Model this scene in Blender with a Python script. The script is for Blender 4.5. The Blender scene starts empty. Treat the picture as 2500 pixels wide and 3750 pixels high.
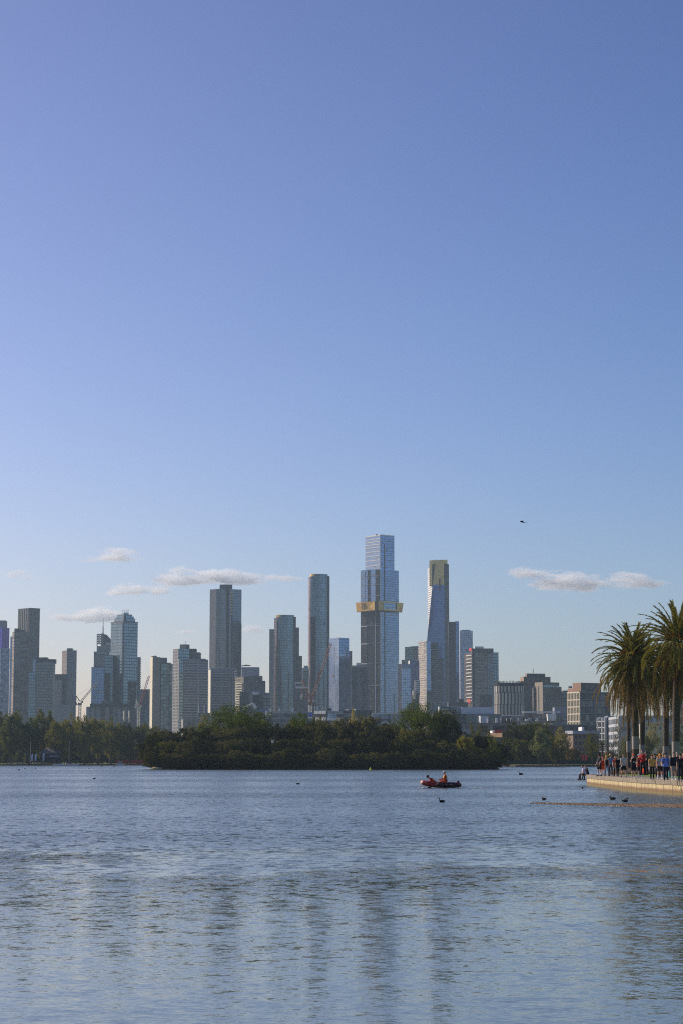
import bpy, math, random
from math import sin, cos, pi, radians, sqrt, atan, tan, hypot
from mathutils import Vector, Matrix, Quaternion

SC = bpy.context.scene
COL = SC.collection
F, E, TH = 7400.0, 2.25, atan((2784 - 1875) / 7400.0)
cT, sT = cos(TH), sin(TH)

# ------------------------------------------------------------------ basics
def at(u, v, Y):
    """world point at forward distance Y seen in the photo at pixel (u, v)"""
    a, b = (u - 1250) / F, (1875 - v) / F
    t = Y / (cT - b * sT)
    return Vector((a * t, Y, E + (sT + b * cT) * t))
def XU(u, Y, v=2600): return at(u, v, Y).x
def ZV(v, Y): return at(1250, v, Y).z
def lin(c):
    c /= 255.0
    return c / 12.92 if c <= .04045 else ((c + .055) / 1.055) ** 2.4
def rgb(r, g, b): return (lin(r), lin(g), lin(b), 1)

def tag(o, label=None, cat=None, group=None, kind=None):
    if label: o['label'] = label
    if cat: o['category'] = cat
    if group: o['group'] = group
    if kind: o['kind'] = kind
    return o
def empty(name, loc=(0, 0, 0), rz=0, scale=1):
    o = bpy.data.objects.new(name, None); COL.objects.link(o)
    o.location = loc; o.rotation_euler = (0, 0, rz)
    o.scale = (scale,) * 3 if isinstance(scale, (int, float)) else scale
    o.empty_display_size = .1
    return o
def link(name, me, parent=None, loc=None):
    o = bpy.data.objects.new(name, me); COL.objects.link(o)
    if parent: o.parent = parent
    if loc is not None: o.location = loc
    return o

# ------------------------------------------------------------------ node helper
class NT:
    def __init__(s, nt): s.nt = nt
    def n(s, t, **kw):
        nd = s.nt.nodes.new(t)
        for k, v in kw.items(): setattr(nd, k, v)
        return nd
    def put(s, sock, v):
        if hasattr(v, 'is_output'): s.nt.links.new(v, sock)
        elif v is not None:
            if sock.type == 'RGBA' and not isinstance(v, (tuple, list)): v = (v, v, v, 1)
            sock.default_value = v
    def m(s, op, a, b=None, c=None, clamp=False):
        nd = s.n('ShaderNodeMath', operation=op, use_clamp=clamp)
        s.put(nd.inputs[0], a)
        if b is not None: s.put(nd.inputs[1], b)
        if c is not None: s.put(nd.inputs[2], c)
        return nd.outputs[0]
    def vm(s, op, a, b=None, sc=None):
        nd = s.n('ShaderNodeVectorMath', operation=op)
        s.put(nd.inputs[0], a)
        if b is not None: s.put(nd.inputs[1], b)
        if sc is not None: s.put(nd.inputs['Scale'], sc)
        return nd.outputs['Value'] if op in ('LENGTH', 'DOT_PRODUCT') else nd.outputs[0]
    def mix(s, f, a, b):
        nd = s.n('ShaderNodeMix', data_type='RGBA')
        s.put(nd.inputs[0], f); s.put(nd.inputs[6], a); s.put(nd.inputs[7], b)
        return nd.outputs[2]
    def mixf(s, f, a, b):
        nd = s.n('ShaderNodeMix', data_type='FLOAT')
        s.put(nd.inputs[0], f); s.put(nd.inputs[2], a); s.put(nd.inputs[3], b)
        return nd.outputs[0]
    def xyz(s, v):
        nd = s.n('ShaderNodeSeparateXYZ'); s.put(nd.inputs[0], v); return nd.outputs
    def comb(s, x, y, z):
        nd = s.n('ShaderNodeCombineXYZ')
        for i, q in enumerate((x, y, z)): s.put(nd.inputs[i], q)
        return nd.outputs[0]
    def noise(s, vec, scale, detail=2, rough=.5, dist=0):
        nd = s.n('ShaderNodeTexNoise')
        if vec is not None: s.put(nd.inputs['Vector'], vec)
        nd.inputs['Scale'].default_value = scale; nd.inputs['Detail'].default_value = detail
        nd.inputs['Roughness'].default_value = rough; nd.inputs['Distortion'].default_value = dist
        return nd.outputs
    def white(s, vec):
        nd = s.n('ShaderNodeTexWhiteNoise', noise_dimensions='3D'); s.put(nd.inputs['Vector'], vec); return nd.outputs
    def ramp(s, f, stops):
        nd = s.n('ShaderNodeValToRGB'); s.put(nd.inputs[0], f)
        cr = nd.color_ramp
        while len(cr.elements) < len(stops): cr.elements.new(.5)
        for e, (p, c) in zip(cr.elements, stops): e.position = p; e.color = c
        return nd.outputs[0]
    def smooth(s, x, a, b):
        nd = s.n('ShaderNodeMapRange', interpolation_type='SMOOTHSTEP')
        s.put(nd.inputs[0], x); nd.inputs[1].default_value = a; nd.inputs[2].default_value = b
        return nd.outputs[0]

def newmat(name):
    m = bpy.data.materials.new(name); m.use_nodes = True
    t = NT(m.node_tree); b = m.node_tree.nodes['Principled BSDF']
    return m, t, b
_mc = {}
def plain(col, rough=.7, metal=0, var=.12, scale=2.0, name=None, spec=.4):
    key = (col, rough, metal, var, scale, name)
    if key in _mc: return _mc[key]
    m, t, b = newmat(name or 'surface')
    co = t.n('ShaderNodeTexCoord').outputs['Object']
    nz = t.noise(co, scale, 3)[0]
    k = t.m('MULTIPLY_ADD', nz, 2 * var, 1 - var)
    cc = t.vm('SCALE', col[:3], sc=k)
    t.put(b.inputs['Base Color'], cc)
    b.inputs['Roughness'].default_value = rough; b.inputs['Metallic'].default_value = metal
    b.inputs['Specular IOR Level'].default_value = spec
    _mc[key] = m; return m
def facade(wall, glass, fh=3.4, bw=3.0, sp=.3, mu=.15, metal=.7, rough=.12, var=.2, wrough=.7, blind=.05, wmetal=0, odd=0, jit=.004, name='facade'):
    """storeys and bays laid out in metres on the wall (UV = metres along, metres up)"""
    key = (wall, glass, fh, bw, sp, mu, metal, rough, var, wrough, blind, wmetal, odd, jit)
    if key in _mc: return _mc[key]
    m, t, b = newmat(name)
    uv = t.n('ShaderNodeTexCoord').outputs['UV']
    x, y, _ = t.xyz(uv)
    fu, fv = t.m('DIVIDE', x, bw), t.m('DIVIDE', y, fh)
    iv = t.m('FLOOR', fv)
    if odd: fu = t.m('ADD', fu, t.m('MULTIPLY', t.white(t.comb(iv, 3.3, 1.7))[0], odd))
    iu = t.m('FLOOR', fu)
    mk = t.m('MULTIPLY', t.m('GREATER_THAN', t.m('FRACT', fu), mu), t.m('GREATER_THAN', t.m('FRACT', fv), sp))
    w = t.white(t.comb(iu, iv, .37))
    r = w[0]
    g1 = t.vm('SCALE', glass[:3], sc=t.m('MULTIPLY_ADD', r, 2 * var, 1 - var))
    isb = t.m('LESS_THAN', t.white(t.comb(iu, iv, 5.1))[0], blind)
    g2 = t.mix(t.m('MULTIPLY', isb, .5), g1, (.30, .30, .29, 1))
    big = t.noise(t.comb(x, y, 0), .03, 2)[0]
    wl = t.vm('SCALE', wall[:3], sc=t.m('MULTIPLY_ADD', big, .5, .75))
    t.put(b.inputs['Base Color'], t.mix(mk, wl, g2))
    t.put(b.inputs['Metallic'], t.mixf(mk, wmetal, t.mixf(isb, metal, .1)))
    t.put(b.inputs['Roughness'], t.mixf(mk, wrough, rough)); b.inputs['Specular IOR Level'].default_value = .5 if metal > .5 else .15
    nrm = t.n('ShaderNodeNewGeometry').outputs['Normal']
    per = t.vm('SCALE', t.vm('SUBTRACT', w[1], (.5, .5, .5)), sc=t.m('MULTIPLY', mk, jit))
    wob = t.vm('SCALE', t.vm('SUBTRACT', t.noise(t.comb(x, y, 4), .045, 1)[1], (.5, .5, .5)), sc=t.m('MULTIPLY', mk, .022 if jit else 0))
    t.put(b.inputs['Normal'], t.vm('NORMALIZE', t.vm('ADD', t.vm('ADD', nrm, per), wob)))
    _mc[key] = m; return m

# ------------------------------------------------------------------ mesh builder
class MB:
    def __init__(s): s.v = []; s.f = []; s.uv = []; s.mi = []
    def face(s, pts, uv=None, mi=0):
        i = len(s.v); s.v += [tuple(p) for p in pts]; s.f.append(tuple(range(i, i + len(pts))))
        s.uv.append(uv or [(0, 0)] * len(pts)); s.mi.append(mi); return s
    def add(s, verts, faces, mi=0):
        i = len(s.v); s.v += [tuple(p) for p in verts]
        for f in faces:
            s.f.append(tuple(i + k for k in f)); s.uv.append([(0, 0)] * len(f)); s.mi.append(mi)
        return s
    def prism(s, pts, z0, z1, mis=None, cap=0, top=None, bottom=False):
        """upright prism over a counter-clockwise plan; UV in metres"""
        n = len(pts); top = top or pts; d = 0
        for i in range(n):
            a, b = pts[i], pts[(i + 1) % n]; c, e = top[(i + 1) % n], top[i]
            L = hypot(b[0] - a[0], b[1] - a[1])
            s.face([(a[0], a[1], z0), (b[0], b[1], z0), (c[0], c[1], z1), (e[0], e[1], z1)],
                   [(d, z0), (d + L, z0), (d + L, z1), (d, z1)], mis[i] if mis else 0)
            d += L
        s.face([(p[0], p[1], z1) for p in top], [(.01, .01)] * n, cap)
        if bottom: s.face([(p[0], p[1], z0) for p in reversed(pts)], None, cap)
        return s
    def box(s, c, sz, rz=0, mi=0, M=None):
        hx, hy, hz = sz[0] / 2, sz[1] / 2, sz[2] / 2
        R = M or Matrix.Rotation(rz, 3, 'Z'); c = Vector(c)
        vs = [c + R @ Vector((x * hx, y * hy, z * hz)) for z in (-1, 1) for x, y in ((-1, -1), (1, -1), (1, 1), (-1, 1))]
        return s.add(vs, [(3, 2, 1, 0), (4, 5, 6, 7), (0, 1, 5, 4), (1, 2, 6, 5), (2, 3, 7, 6), (3, 0, 4, 7)], mi)
    def tube(s, P, R, n=8, mi=0, ell=None, caps=True, ref=None):
        """loft along points P with radii R (number or (rx, ry))"""
        P = [Vector(p) for p in P]; rings = []; base = len(s.v)
        prev = None
        for i, p in enumerate(P):
            d = (P[min(i + 1, len(P) - 1)] - P[max(i - 1, 0)])
            d = d.normalized() if d.length > 1e-9 else Vector((0, 0, 1))
            up = Vector(ref) if ref else (Vector((0, 1, 0)) if abs(d.y) < .9 else Vector((0, 0, 1)))
            if prev is not None and not ref: up = prev
            ax = up.cross(d)
            if ax.length < 1e-6: ax = Vector((1, 0, 0)).cross(d)
            ax.normalize(); ay = d.cross(ax).normalized(); prev = ay
            r = R[i] if isinstance(R, (list, tuple)) and not (len(R) == 2 and len(P) != 2 and False) else R
            rx, ry = r if isinstance(r, (list, tuple)) else (r, r)
            for k in range(n):
                a = 2 * pi * k / n
                s.v.append(tuple(p + ax * (cos(a) * rx) + ay * (sin(a) * ry)))
        for i in range(len(P) - 1):
            for k in range(n):
                a = base + i * n + k; b = base + i * n + (k + 1) % n
                s.f.append((a, b, b + n, a + n)); s.uv.append([(0, 0)] * 4); s.mi.append(mi)
        if caps:
            s.f.append(tuple(base + k for k in reversed(range(n)))); s.uv.append([(0, 0)] * n); s.mi.append(mi)
            e = base + (len(P) - 1) * n
            s.f.append(tuple(e + k for k in range(n))); s.uv.append([(0, 0)] * n); s.mi.append(mi)
        return s
    def ell(s, c, r, n=10, m=7, mi=0, M=None, zmin=-1):
        c = Vector(c); base = len(s.v); r = (r,) * 3 if isinstance(r, (int, float)) else r
        t0 = math.asin(max(-1, zmin))
        for i in range(m + 1):
            t = t0 + (pi / 2 - t0) * i / m
            for k in range(n):
                a = 2 * pi * k / n
                q = Vector((cos(a) * cos(t) * r[0], sin(a) * cos(t) * r[1], sin(t) * r[2]))
                s.v.append(tuple(c + (M @ q if M else q)))
        for i in range(m):
            for k in range(n):
                a = base + i * n + k; b = base + i * n + (k + 1) % n
                s.f.append((a, b, b + n, a + n)); s.uv.append([(0, 0)] * 4); s.mi.append(mi)
        if zmin > -1:
            s.f.append(tuple(base + k for k in reversed(range(n)))); s.uv.append([(0, 0)] * n); s.mi.append(mi)
        return s
    def lathe(s, prof, c=(0, 0, 0), n=12, mi=0, M=None):
        c = Vector(c); base = len(s.v)
        for r, z in prof:
            for k in range(n):
                a = 2 * pi * k / n; q = Vector((r * cos(a), r * sin(a), z))
                s.v.append(tuple(c + (M @ q if M else q)))
        for i in range(len(prof) - 1):
            for k in range(n):
                a = base + i * n + k; b = base + i * n + (k + 1) % n
                s.f.append((a, b, b + n, a + n)); s.uv.append([(0, 0)] * 4); s.mi.append(mi)
        return s
    def bar(s, a, b, w, mi=0): return s.tube([a, b], [w / 2 * 1.2, w / 2 * 1.2], 4, mi)
    def mesh(s, name, mats, off=(0, 0, 0), smooth=False):
        me = bpy.data.meshes.new(name)
        o = Vector(off)
        me.from_pydata([tuple(Vector(p) - o) for p in s.v], [], s.f)
        uvl = me.uv_layers.new(name='UVMap')
        flat = [c for q in s.uv for p in q for c in p]
        uvl.data.foreach_set('uv', flat)
        for m in (mats if isinstance(mats, (list, tuple)) else [mats]): me.materials.append(m)
        me.polygons.foreach_set('material_index', s.mi)
        if smooth: me.polygons.foreach_set('use_smooth', [True] * len(s.f))
        me.update(); return me
    def build(s, name, mats, parent=None, off=(0, 0, 0), smooth=False):
        return link(name, s.mesh(name, mats, off, smooth), parent)

def text(name, body, size, mat, parent, loc, rot, depth=.05):
    cu = bpy.data.curves.new(name, 'FONT'); cu.body = body; cu.size = size
    cu.align_x = 'CENTER'; cu.align_y = 'CENTER'; cu.extrude = depth; cu.offset = size * .012
    cu.materials.append(mat)
    o = bpy.data.objects.new(name, cu); COL.objects.link(o)
    dg = bpy.context.evaluated_depsgraph_get(); dg.update()
    me = bpy.data.meshes.new_from_object(o.evaluated_get(dg)); bpy.data.objects.remove(o); bpy.data.curves.remove(cu)
    if not me.materials: me.materials.append(mat)
    o = link(name, me, parent, loc); o.rotation_euler = rot
    return o

# ------------------------------------------------------------------ camera, light, sky
cam = bpy.data.cameras.new('camera'); co = bpy.data.objects.new('camera', cam); COL.objects.link(co)
cam.sensor_fit = 'VERTICAL'; cam.sensor_height = 36; cam.sensor_width = 24; cam.lens = F / 3750 * 36
cam.clip_start = .5; cam.clip_end = 60000
co.location = (0, 0, E); co.rotation_euler = (pi / 2 + TH, 0, 0)
SC.camera = co
SUN_AZ, SUN_EL = radians(-57), radians(28)           # azimuth from the view direction (+Y) towards +X
sd = Vector((sin(SUN_AZ) * cos(SUN_EL), cos(SUN_AZ) * cos(SUN_EL), sin(SUN_EL)))
sl = bpy.data.lights.new('sun', 'SUN'); sl.energy = 5.0; sl.angle = radians(.5); sl.color = (1, .89, .74)
so = bpy.data.objects.new('sun', sl); COL.objects.link(so); so.rotation_euler = sd.to_track_quat('Z', 'Y').to_euler()
SKY_K = (15.2, 13.6, 16.6)
W = bpy.data.worlds.new('World'); SC.world = W; W.use_nodes = True
wt = NT(W.node_tree); bg = W.node_tree.nodes['Background']
sky = wt.n('ShaderNodeTexSky', sky_type='NISHITA')
sky.sun_disc = False; sky.sun_elevation = SUN_EL; sky.sun_rotation = SUN_AZ % (2 * pi)
sky.air_density = 1.0; sky.dust_density = .65; sky.ozone_density = 2.5; sky.altitude = 0
gm = wt.n('ShaderNodeGamma'); wt.put(gm.inputs[0], wt.vm('SCALE', sky.outputs[0], sc=.085)); gm.inputs[1].default_value = 1.40      # deeper zenith, paler horizon
gd = wt.smooth(wt.vm('DOT_PRODUCT', wt.n('ShaderNodeTexCoord').outputs['Generated'], tuple(sd)), .34, .80)      # thin bright veil of air towards the sun
veil = wt.vm('ADD', wt.vm('SCALE', (.37, .10, -.03), sc=gd), (.89, .97, 1.0))
wt.put(bg.inputs['Color'], wt.vm('MULTIPLY', wt.vm('MULTIPLY', gm.outputs[0], SKY_K), veil)); bg.inputs['Strength'].default_value = .1
SC.view_settings.view_transform = 'Standard'; SC.view_settings.look = 'None'
SC.view_settings.exposure = 0; SC.view_settings.gamma = 1
SC.cycles.max_bounces = 16; SC.cycles.diffuse_bounces = 2; SC.cycles.glossy_bounces = 3
SC.cycles.transmission_bounces = 2; SC.cycles.volume_bounces = 14; SC.cycles.transparent_max_bounces = 8
SC.cycles.caustics_reflective = False; SC.cycles.caustics_refractive = False
SC.cycles.use_denoising = False; SC.cycles.use_adaptive_sampling = False; SC.cycles.filter_width = 1.15; SC.cycles.sample_clamp_indirect = 4
# ------------------------------------------------------------------ figures
def blob(mb, name, mat, parent, voxel=.012, smooth_it=2):
    """join overlapping lofts into one continuous skin"""
    me = mb.mesh(name, mat); o = link(name, me)
    r = o.modifiers.new('r', 'REMESH'); r.mode = 'VOXEL'; r.voxel_size = voxel; r.use_smooth_shade = True
    if smooth_it:
        q = o.modifiers.new('s', 'SMOOTH'); q.factor = .5; q.iterations = smooth_it
    dg = bpy.context.evaluated_depsgraph_get(); dg.update()
    nm = bpy.data.meshes.new_from_object(o.evaluated_get(dg))
    o.modifiers.clear(); o.data = nm; bpy.data.meshes.remove(me)
    nm.materials.clear(); nm.materials.append(mat)
    nm.polygons.foreach_set('use_smooth', [True] * len(nm.polygons))
    if parent: o.parent = parent
    return o

SKIN = plain(rgb(205, 160, 132), .6, name='skin'); SKIN_D = plain(rgb(165, 120, 95), .6, name='skin')
def cloth(r, g, b): return plain(rgb(r, g, b), .9, var=.18, scale=9, name='cloth')
BLACK = cloth(26, 26, 29); NAVY = cloth(33, 38, 58); SHOE_W = cloth(215, 212, 208); SHOE_D = cloth(48, 46, 46)
EYE = plain((.01, .01, .012, 1), .3, name='eye')

def dirv(pitch, abd, s):            # a limb hanging down, swung forward (towards -Y) by pitch, out by abd
    return Vector((s * sin(abd) * cos(pitch), -sin(pitch), -cos(pitch) * cos(abd)))
D = radians
STAND = dict(arm=((4, 8, 14), (2, 9, 10)), leg=((2, 3, 2), (-2, 3, 2)), lean=0, head=0)
def pose(**k): q = dict(STAND); q.update(k); return q

def person(label, loc, face, ps, top, legs, hat=None, hair=None, shoes=SHOE_D, skin=SKIN, h=1.75, sleeve='short',
           short=False, girth=1.0, hatkind='cap', longhair=False, extra=None, group=None, seat=None, sock=None):
    k = h / 1.75
    lean = D(ps['lean']); LM = Matrix.Rotation(lean, 3, 'X')        # positive lean = forward (-Y)
    # legs
    th, sh = .43, .43
    def leg(i, s):
        p, ab, kn = ps['leg'][i]; d1 = dirv(D(p), D(ab), s); d2 = dirv(D(p - kn), D(ab * .6), s)
        return d1, d2
    L = [leg(0, -1), leg(1, 1)]
    drop = max(-(d1.z * th + d2.z * sh) for d1, d2 in L)
    zp = (drop + .075) if seat is None else seat
    hips = [Vector((s * .088, 0, zp)) for s in (-1, 1)]
    knees = [hips[i] + L[i][0] * th for i in (0, 1)]; ank = [knees[i] + L[i][1] * sh for i in (0, 1)]
    pel = Vector((0, 0, zp + .04))
    def T(x, y, z): return pel + LM @ Vector((x, y, z))
    neck = T(0, 0, .50); chest = T(0, -.01, .33); waist = T(0, 0, .14)
    hd = D(ps['head']); HM = LM @ Matrix.Rotation(D(ps.get('nod', 0)), 3, 'X') @ Matrix.Rotation(hd, 3, 'Z')
    headc = neck + LM @ Vector((0, -.015, .155))
    shs = [T(s * .175, 0, .43) for s in (-1, 1)]
    elb, wri, fdir = [], [], []
    for i, s in ((0, -1), (1, 1)):
        p, ab, fl = ps['arm'][i]
        d1 = LM @ dirv(D(p), D(ab), s); inw = ps.get('inw', 0)
        d2 = LM @ dirv(D(p + fl), D(ab * .4 - inw), s)
        elb.append(shs[i] + d1 * .29); wri.append(elb[i] + d2 * .25); fdir.append(d2)
    g = girth
    b = MB()
    b.tube([T(0, 0, -.06), pel, waist, chest, T(0, 0, .42), T(0, 0, .47), neck, neck + LM @ Vector((0, -.005, .07))],
           [(.10, .08), (.165 * g, .115 * g), (.14 * g, .10 * g), (.165 * g, .115), (.14, .085), (.07, .06), (.054, .056), (.052, .056)], 14, ref=(0, 1, 0))
    b.ell(headc + LM @ Vector((0, .008, .035)), (.076, .094, .10), 16, 12, M=HM)
    b.ell(headc + HM @ Vector((0, -.02, -.035)), (.058, .068, .085), 12, 9, M=HM)
    b.ell(headc + HM @ Vector((0, -.098, -.012)), (.014, .02, .026), 8, 6, M=HM)      # nose
    b.ell(headc + HM @ Vector((0, -.083, -.062)), (.024, .012, .010), 8, 6, M=HM)     # lips
    for s in (-1, 1): b.ell(headc + HM @ Vector((s * .079, .012, -.005)), (.011, .02, .03), 8, 6, M=HM)
    for i, s in ((0, -1), (1, 1)):
        b.tube([shs[i] - LM @ Vector((s * .06, 0, 0)), shs[i], shs[i].lerp(elb[i], .5), elb[i], elb[i].lerp(wri[i], .35), wri[i]],
               [.06, .062, .05, .041, .042, .028], 10)
        f = fdir[i]; side = f.cross(Vector((1, 0, 0)));
        side = side.normalized() if side.length > .1 else Vector((0, 1, 0))
        pn = side.cross(f).normalized()
        palm = wri[i] + f * .05
        b.tube([wri[i], wri[i] + f * .03, wri[i] + f * .085, wri[i] + f * .10], [(.022, .028), (.018, .036), (.016, .04), (.014, .036)], 8, ref=tuple(side))
        for q, ln in ((-.03, .062), (-.010, .074), (.011, .07), (.031, .055)):
            r0 = wri[i] + f * .09 + side * q
            b.tube([r0, r0 + f * ln * .5 + pn * s * -.006, r0 + f * ln + pn * s * -.022], [.0105, .0098, .008], 6)
        t0 = wri[i] + f * .025 - side * .028
        b.tube([t0, t0 + f * .03 - side * .022, t0 + f * .065 - side * .028], [.014, .012, .009], 6)
        b.tube([hips[i] + Vector((0, 0, .02)), hips[i], hips[i].lerp(knees[i], .5), knees[i], knees[i].lerp(ank[i], .3), knees[i].lerp(ank[i], .6), ank[i]],
               [.09 * g, .094 * g, .075 * g, .054, .056, .046, .036], 12)
        fx = ps.get('foot', (0, 0))[i]; fd = Vector((s * .12 + sin(D(fx)), -cos(D(fx)), -.12)).normalized()
        b.tube([ank[i] + Vector((0, .045, -.035)), ank[i] + Vector((0, 0, -.03)), ank[i] + fd * .10 + Vector((0, 0, -.035)), ank[i] + fd * .17 + Vector((0, 0, -.035))], [.03, .038, .034, .024], 8)
    root = blob(b, 'person', skin, None, .011)
    tag(root, label, 'person', group)
    root.location = loc; root.rotation_euler = (0, 0, face); root.scale = (k, k, k)
    # top
    c = MB()
    c.tube([T(0, 0, -.08), pel, waist, chest, T(0, 0, .43), T(0, 0, .485)],
           [(.185 * g, .135 * g), (.185 * g, .135 * g), (.165 * g, .122 * g), (.186 * g, .134), (.155, .10), (.075, .07)], 16, ref=(0, 1, 0))
    for i, s in ((0, -1), (1, 1)):
        if sleeve == 'none': continue
        pts = [shs[i] - LM @ Vector((s * .07, 0, 0)), shs[i], shs[i].lerp(elb[i], .62)]; rr = [.072, .076, .066]
        if sleeve == 'long': pts = pts[:2] + [elb[i], wri[i] - fdir[i] * .01]; rr = [.072, .074, .056, .04]
        c.tube(pts, rr, 10)
    blob(c, 'shirt', top, root, .015, 1)
    c = MB()
    c.tube([T(0, 0, .05), pel, Vector((0, 0, zp - .07))], [(.172 * g, .125 * g), (.178 * g, .13 * g), (.12, .10)], 14, ref=(0, 1, 0))
    for i in (0, 1):
        if short: P, R = [hips[i], hips[i].lerp(knees[i], .5), hips[i].lerp(knees[i], .86)], [.106 * g, .102 * g, .098 * g]
        else: P, R = [hips[i], hips[i].lerp(knees[i], .5), knees[i], knees[i].lerp(ank[i], .45), ank[i] + L[i][1] * .0], [.105 * g, .09 * g, .072, .066, .058]
        c.tube(P, R, 10)
    blob(c, 'shorts' if short else 'trousers', legs, root, .015, 1)
    for i, s in ((0, -1), (1, 1)):
        c = MB(); fx = ps.get('foot', (0, 0))[i]; fd = Vector((s * .12 + sin(D(fx)), -cos(D(fx)), -.10)).normalized()
        c.tube([ank[i] + Vector((0, .065, -.045)), ank[i] + Vector((0, .02, -.03)), ank[i] + fd * .08 + Vector((0, 0, -.032)), ank[i] + fd * .17 + Vector((0, 0, -.04)), ank[i] + fd * .2 + Vector((0, 0, -.045))],
               [.036, .05, .046, .036, .02], 10)
        c.build('shoe', shoes, root, smooth=True)
        if sock:
            c = MB(); c.tube([ank[i] - Vector((0, 0, .01)), ank[i].lerp(knees[i], .45)], [.042, .054], 10); c.build('sock', sock, root, smooth=True)
        c = MB(); c.ell(headc + HM @ Vector((s * .03, -.083, .012)), (.013, .008, .008), 8, 6, M=HM); c.build('eye', EYE, root)
    if hair:
        c = MB(); c.ell(headc + HM @ Vector((0, .022, .05)), (.086, .098, .098), 14, 8, M=HM, zmin=-.35)
        if longhair: c.tube([headc + HM @ Vector((0, .05, .06)), headc + HM @ Vector((0, .07, -.08)), headc + HM @ Vector((0, .075, -.26))], [(.085, .06), (.10, .055), (.07, .035)], 10, ref=(0, 1, 0))
        c.build('hair', hair, root, smooth=True)
    if hat:
        c = MB(); hc = headc + HM @ Vector((0, .008, .07))
        if hatkind == 'cap':
            c.ell(hc, (.093, .108, .085), 14, 7, M=HM, zmin=-.15)
            c.ell(hc + HM @ Vector((0, -.12, -.006)), (.07, .075, .012), 12, 6, M=HM)
        else:
            c.lathe([(.19, -.012), (.20, .0), (.105, .012), (.10, .09), (.08, .115), (0, .118)], hc, 18, M=HM)
        c.build(hatkind, hat, root, smooth=True)
    if extra: extra(root, dict(T=T, headc=headc, wri=wri, elb=elb, shs=shs, pel=pel, LM=LM, HM=HM))
    return root

HB = plain(rgb(40, 30, 26), .6, name='hair'); HK = plain(rgb(22, 19, 19), .6, name='hair'); HBL = plain(rgb(190, 150, 95), .6, name='hair'); HG = plain(rgb(130, 125, 120), .6, name='hair')
ZT = .94                                               # top of the promenade
def on_path(u, vfeet, z=ZT):
    d = (E - z) * F / (vfeet - 2784); return Vector((XU(u, d, vfeet), d, z))
WALK = dict(leg=((16, 3, 6), (-14, 3, 12)), arm=((-14, 8, 16), (16, 8, 22)))
WALK2 = dict(leg=((-12, 3, 14), (15, 3, 5)), arm=((15, 8, 20), (-12, 9, 14)))
HOLD = dict(arm=((18, 6, 88), (16, 6, 84)), inw=.5)
PHONE = dict(arm=((48, 14, 96), (46, 12, 100)), inw=.5)

def backpack(mat):
    def f(root, J):
        c = MB(); c.tube([J['T'](0, .17, .05), J['T'](0, .19, .12), J['T'](0, .19, .36), J['T'](0, .16, .43)], [(.12, .06), (.145, .085), (.14, .08), (.08, .04)], 12, ref=(0, 1, 0))
        for s in (-1, 1): c.tube([J['T'](s * .10, .12, .44), J['T'](s * .11, -.02, .485), J['T'](s * .115, -.145, .33), J['T'](s * .15, -.05, .10)], [(.02, .012)] * 4, 6)
        c.build('backpack', mat, root, smooth=True)
    return f
def straps(mat):
    def f(root, J):
        c = MB()
        for s in (-1, 1): c.tube([J['T'](s * .10, .12, .44), J['T'](s * .11, -.02, .495), J['T'](s * .115, -.15, .33), J['T'](s * .165, -.06, .10)], [(.024, .012)] * 4, 6)
        c.build('strap', mat, root)
    return f
def lanyard(mat):
    def f(root, J):
        c = MB(); c.box(J['T'](0, -.158, .22), (.07, .008, .10)); c.build('badge', mat, root)
    return f
def skirt(mat):
    def f(root, J):
        p = J['pel']; c = MB(); c.tube([p + Vector((0, 0, .06)), p + Vector((0, 0, -.12)), p + Vector((0, 0, -.36))], [(.185, .14), (.215, .165), (.23, .17)], 14, ref=(0, 1, 0)); c.build('skirt', mat, root, smooth=True)
    return f

people = []
P = lambda *a, **k: people.append(person(*a, **k))
L90, R90, BK = -pi / 2, pi / 2, pi
ORANGE = cloth(255, 92, 20); RED = cloth(165, 30, 38); WHITE = cloth(222, 222, 226); STRAW = cloth(205, 170, 105)
P('person in a wide black hat, dark vest over pale sleeves and black shorts, standing apart', on_path(2193, 2841.5), radians(-60), pose(arm=((6, 6, 26), (10, 6, 20)), leg=((3, 4, 2), (-3, 4, 2))), cloth(38, 40, 54), BLACK, hat=BLACK, hatkind='sun_hat', hair=HK, short=True, girth=1.12, h=1.80, shoes=cloth(70, 70, 76), sock=WHITE)
P('person dressed all in bright orange with an orange cap, behind the straw-hatted woman', on_path(2206, 2838.5), radians(10), pose(), cloth(215, 60, 18), ORANGE, hat=ORANGE, hair=HB, short=True, h=1.55, shoes=SHOE_D)
P('person in a black sleeveless top and pale grey trousers with a straw hat', on_path(2220.5, 2840.5), radians(150), pose(arm=((5, 10, 10), (8, 6, 25)), leg=((6, 4, 2), (-5, 4, 5))), BLACK, cloth(134, 136, 142), hat=STRAW, hatkind='sun_hat', hair=HBL, longhair=True, sleeve='none', girth=.9, h=1.66, shoes=SHOE_D)
P('person in a blue patterned shirt, black trousers and a pale brimmed hat', on_path(2234.5, 2839), radians(15), pose(leg=((4, 5, 2), (-4, 5, 2))), plain(rgb(96, 130, 178), .9, var=.75, scale=14, name='patterned_cloth'), BLACK, hat=STRAW, hatkind='sun_hat', hair=HB, h=1.80)
P('person in a red shirt and dark trousers, half hidden by the dark haired one', on_path(2252.5, 2842.5), radians(-20), pose(arm=((10, 8, 20), (2, 9, 10))), RED, BLACK, hair=HK, h=1.66)
P('person with long dark hair in a black top, walking beside the red shirt', on_path(2261, 2843.5), radians(25), pose(**WALK), BLACK, BLACK, hair=HK, longhair=True, girth=.9, h=1.64)
P('person in a loose pale grey t-shirt and black shorts walking before the thin palm', on_path(2282, 2846.5), radians(8), pose(**WALK2), cloth(196, 188, 178), BLACK, hair=HB, short=True, h=1.80, girth=1.08)
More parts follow.
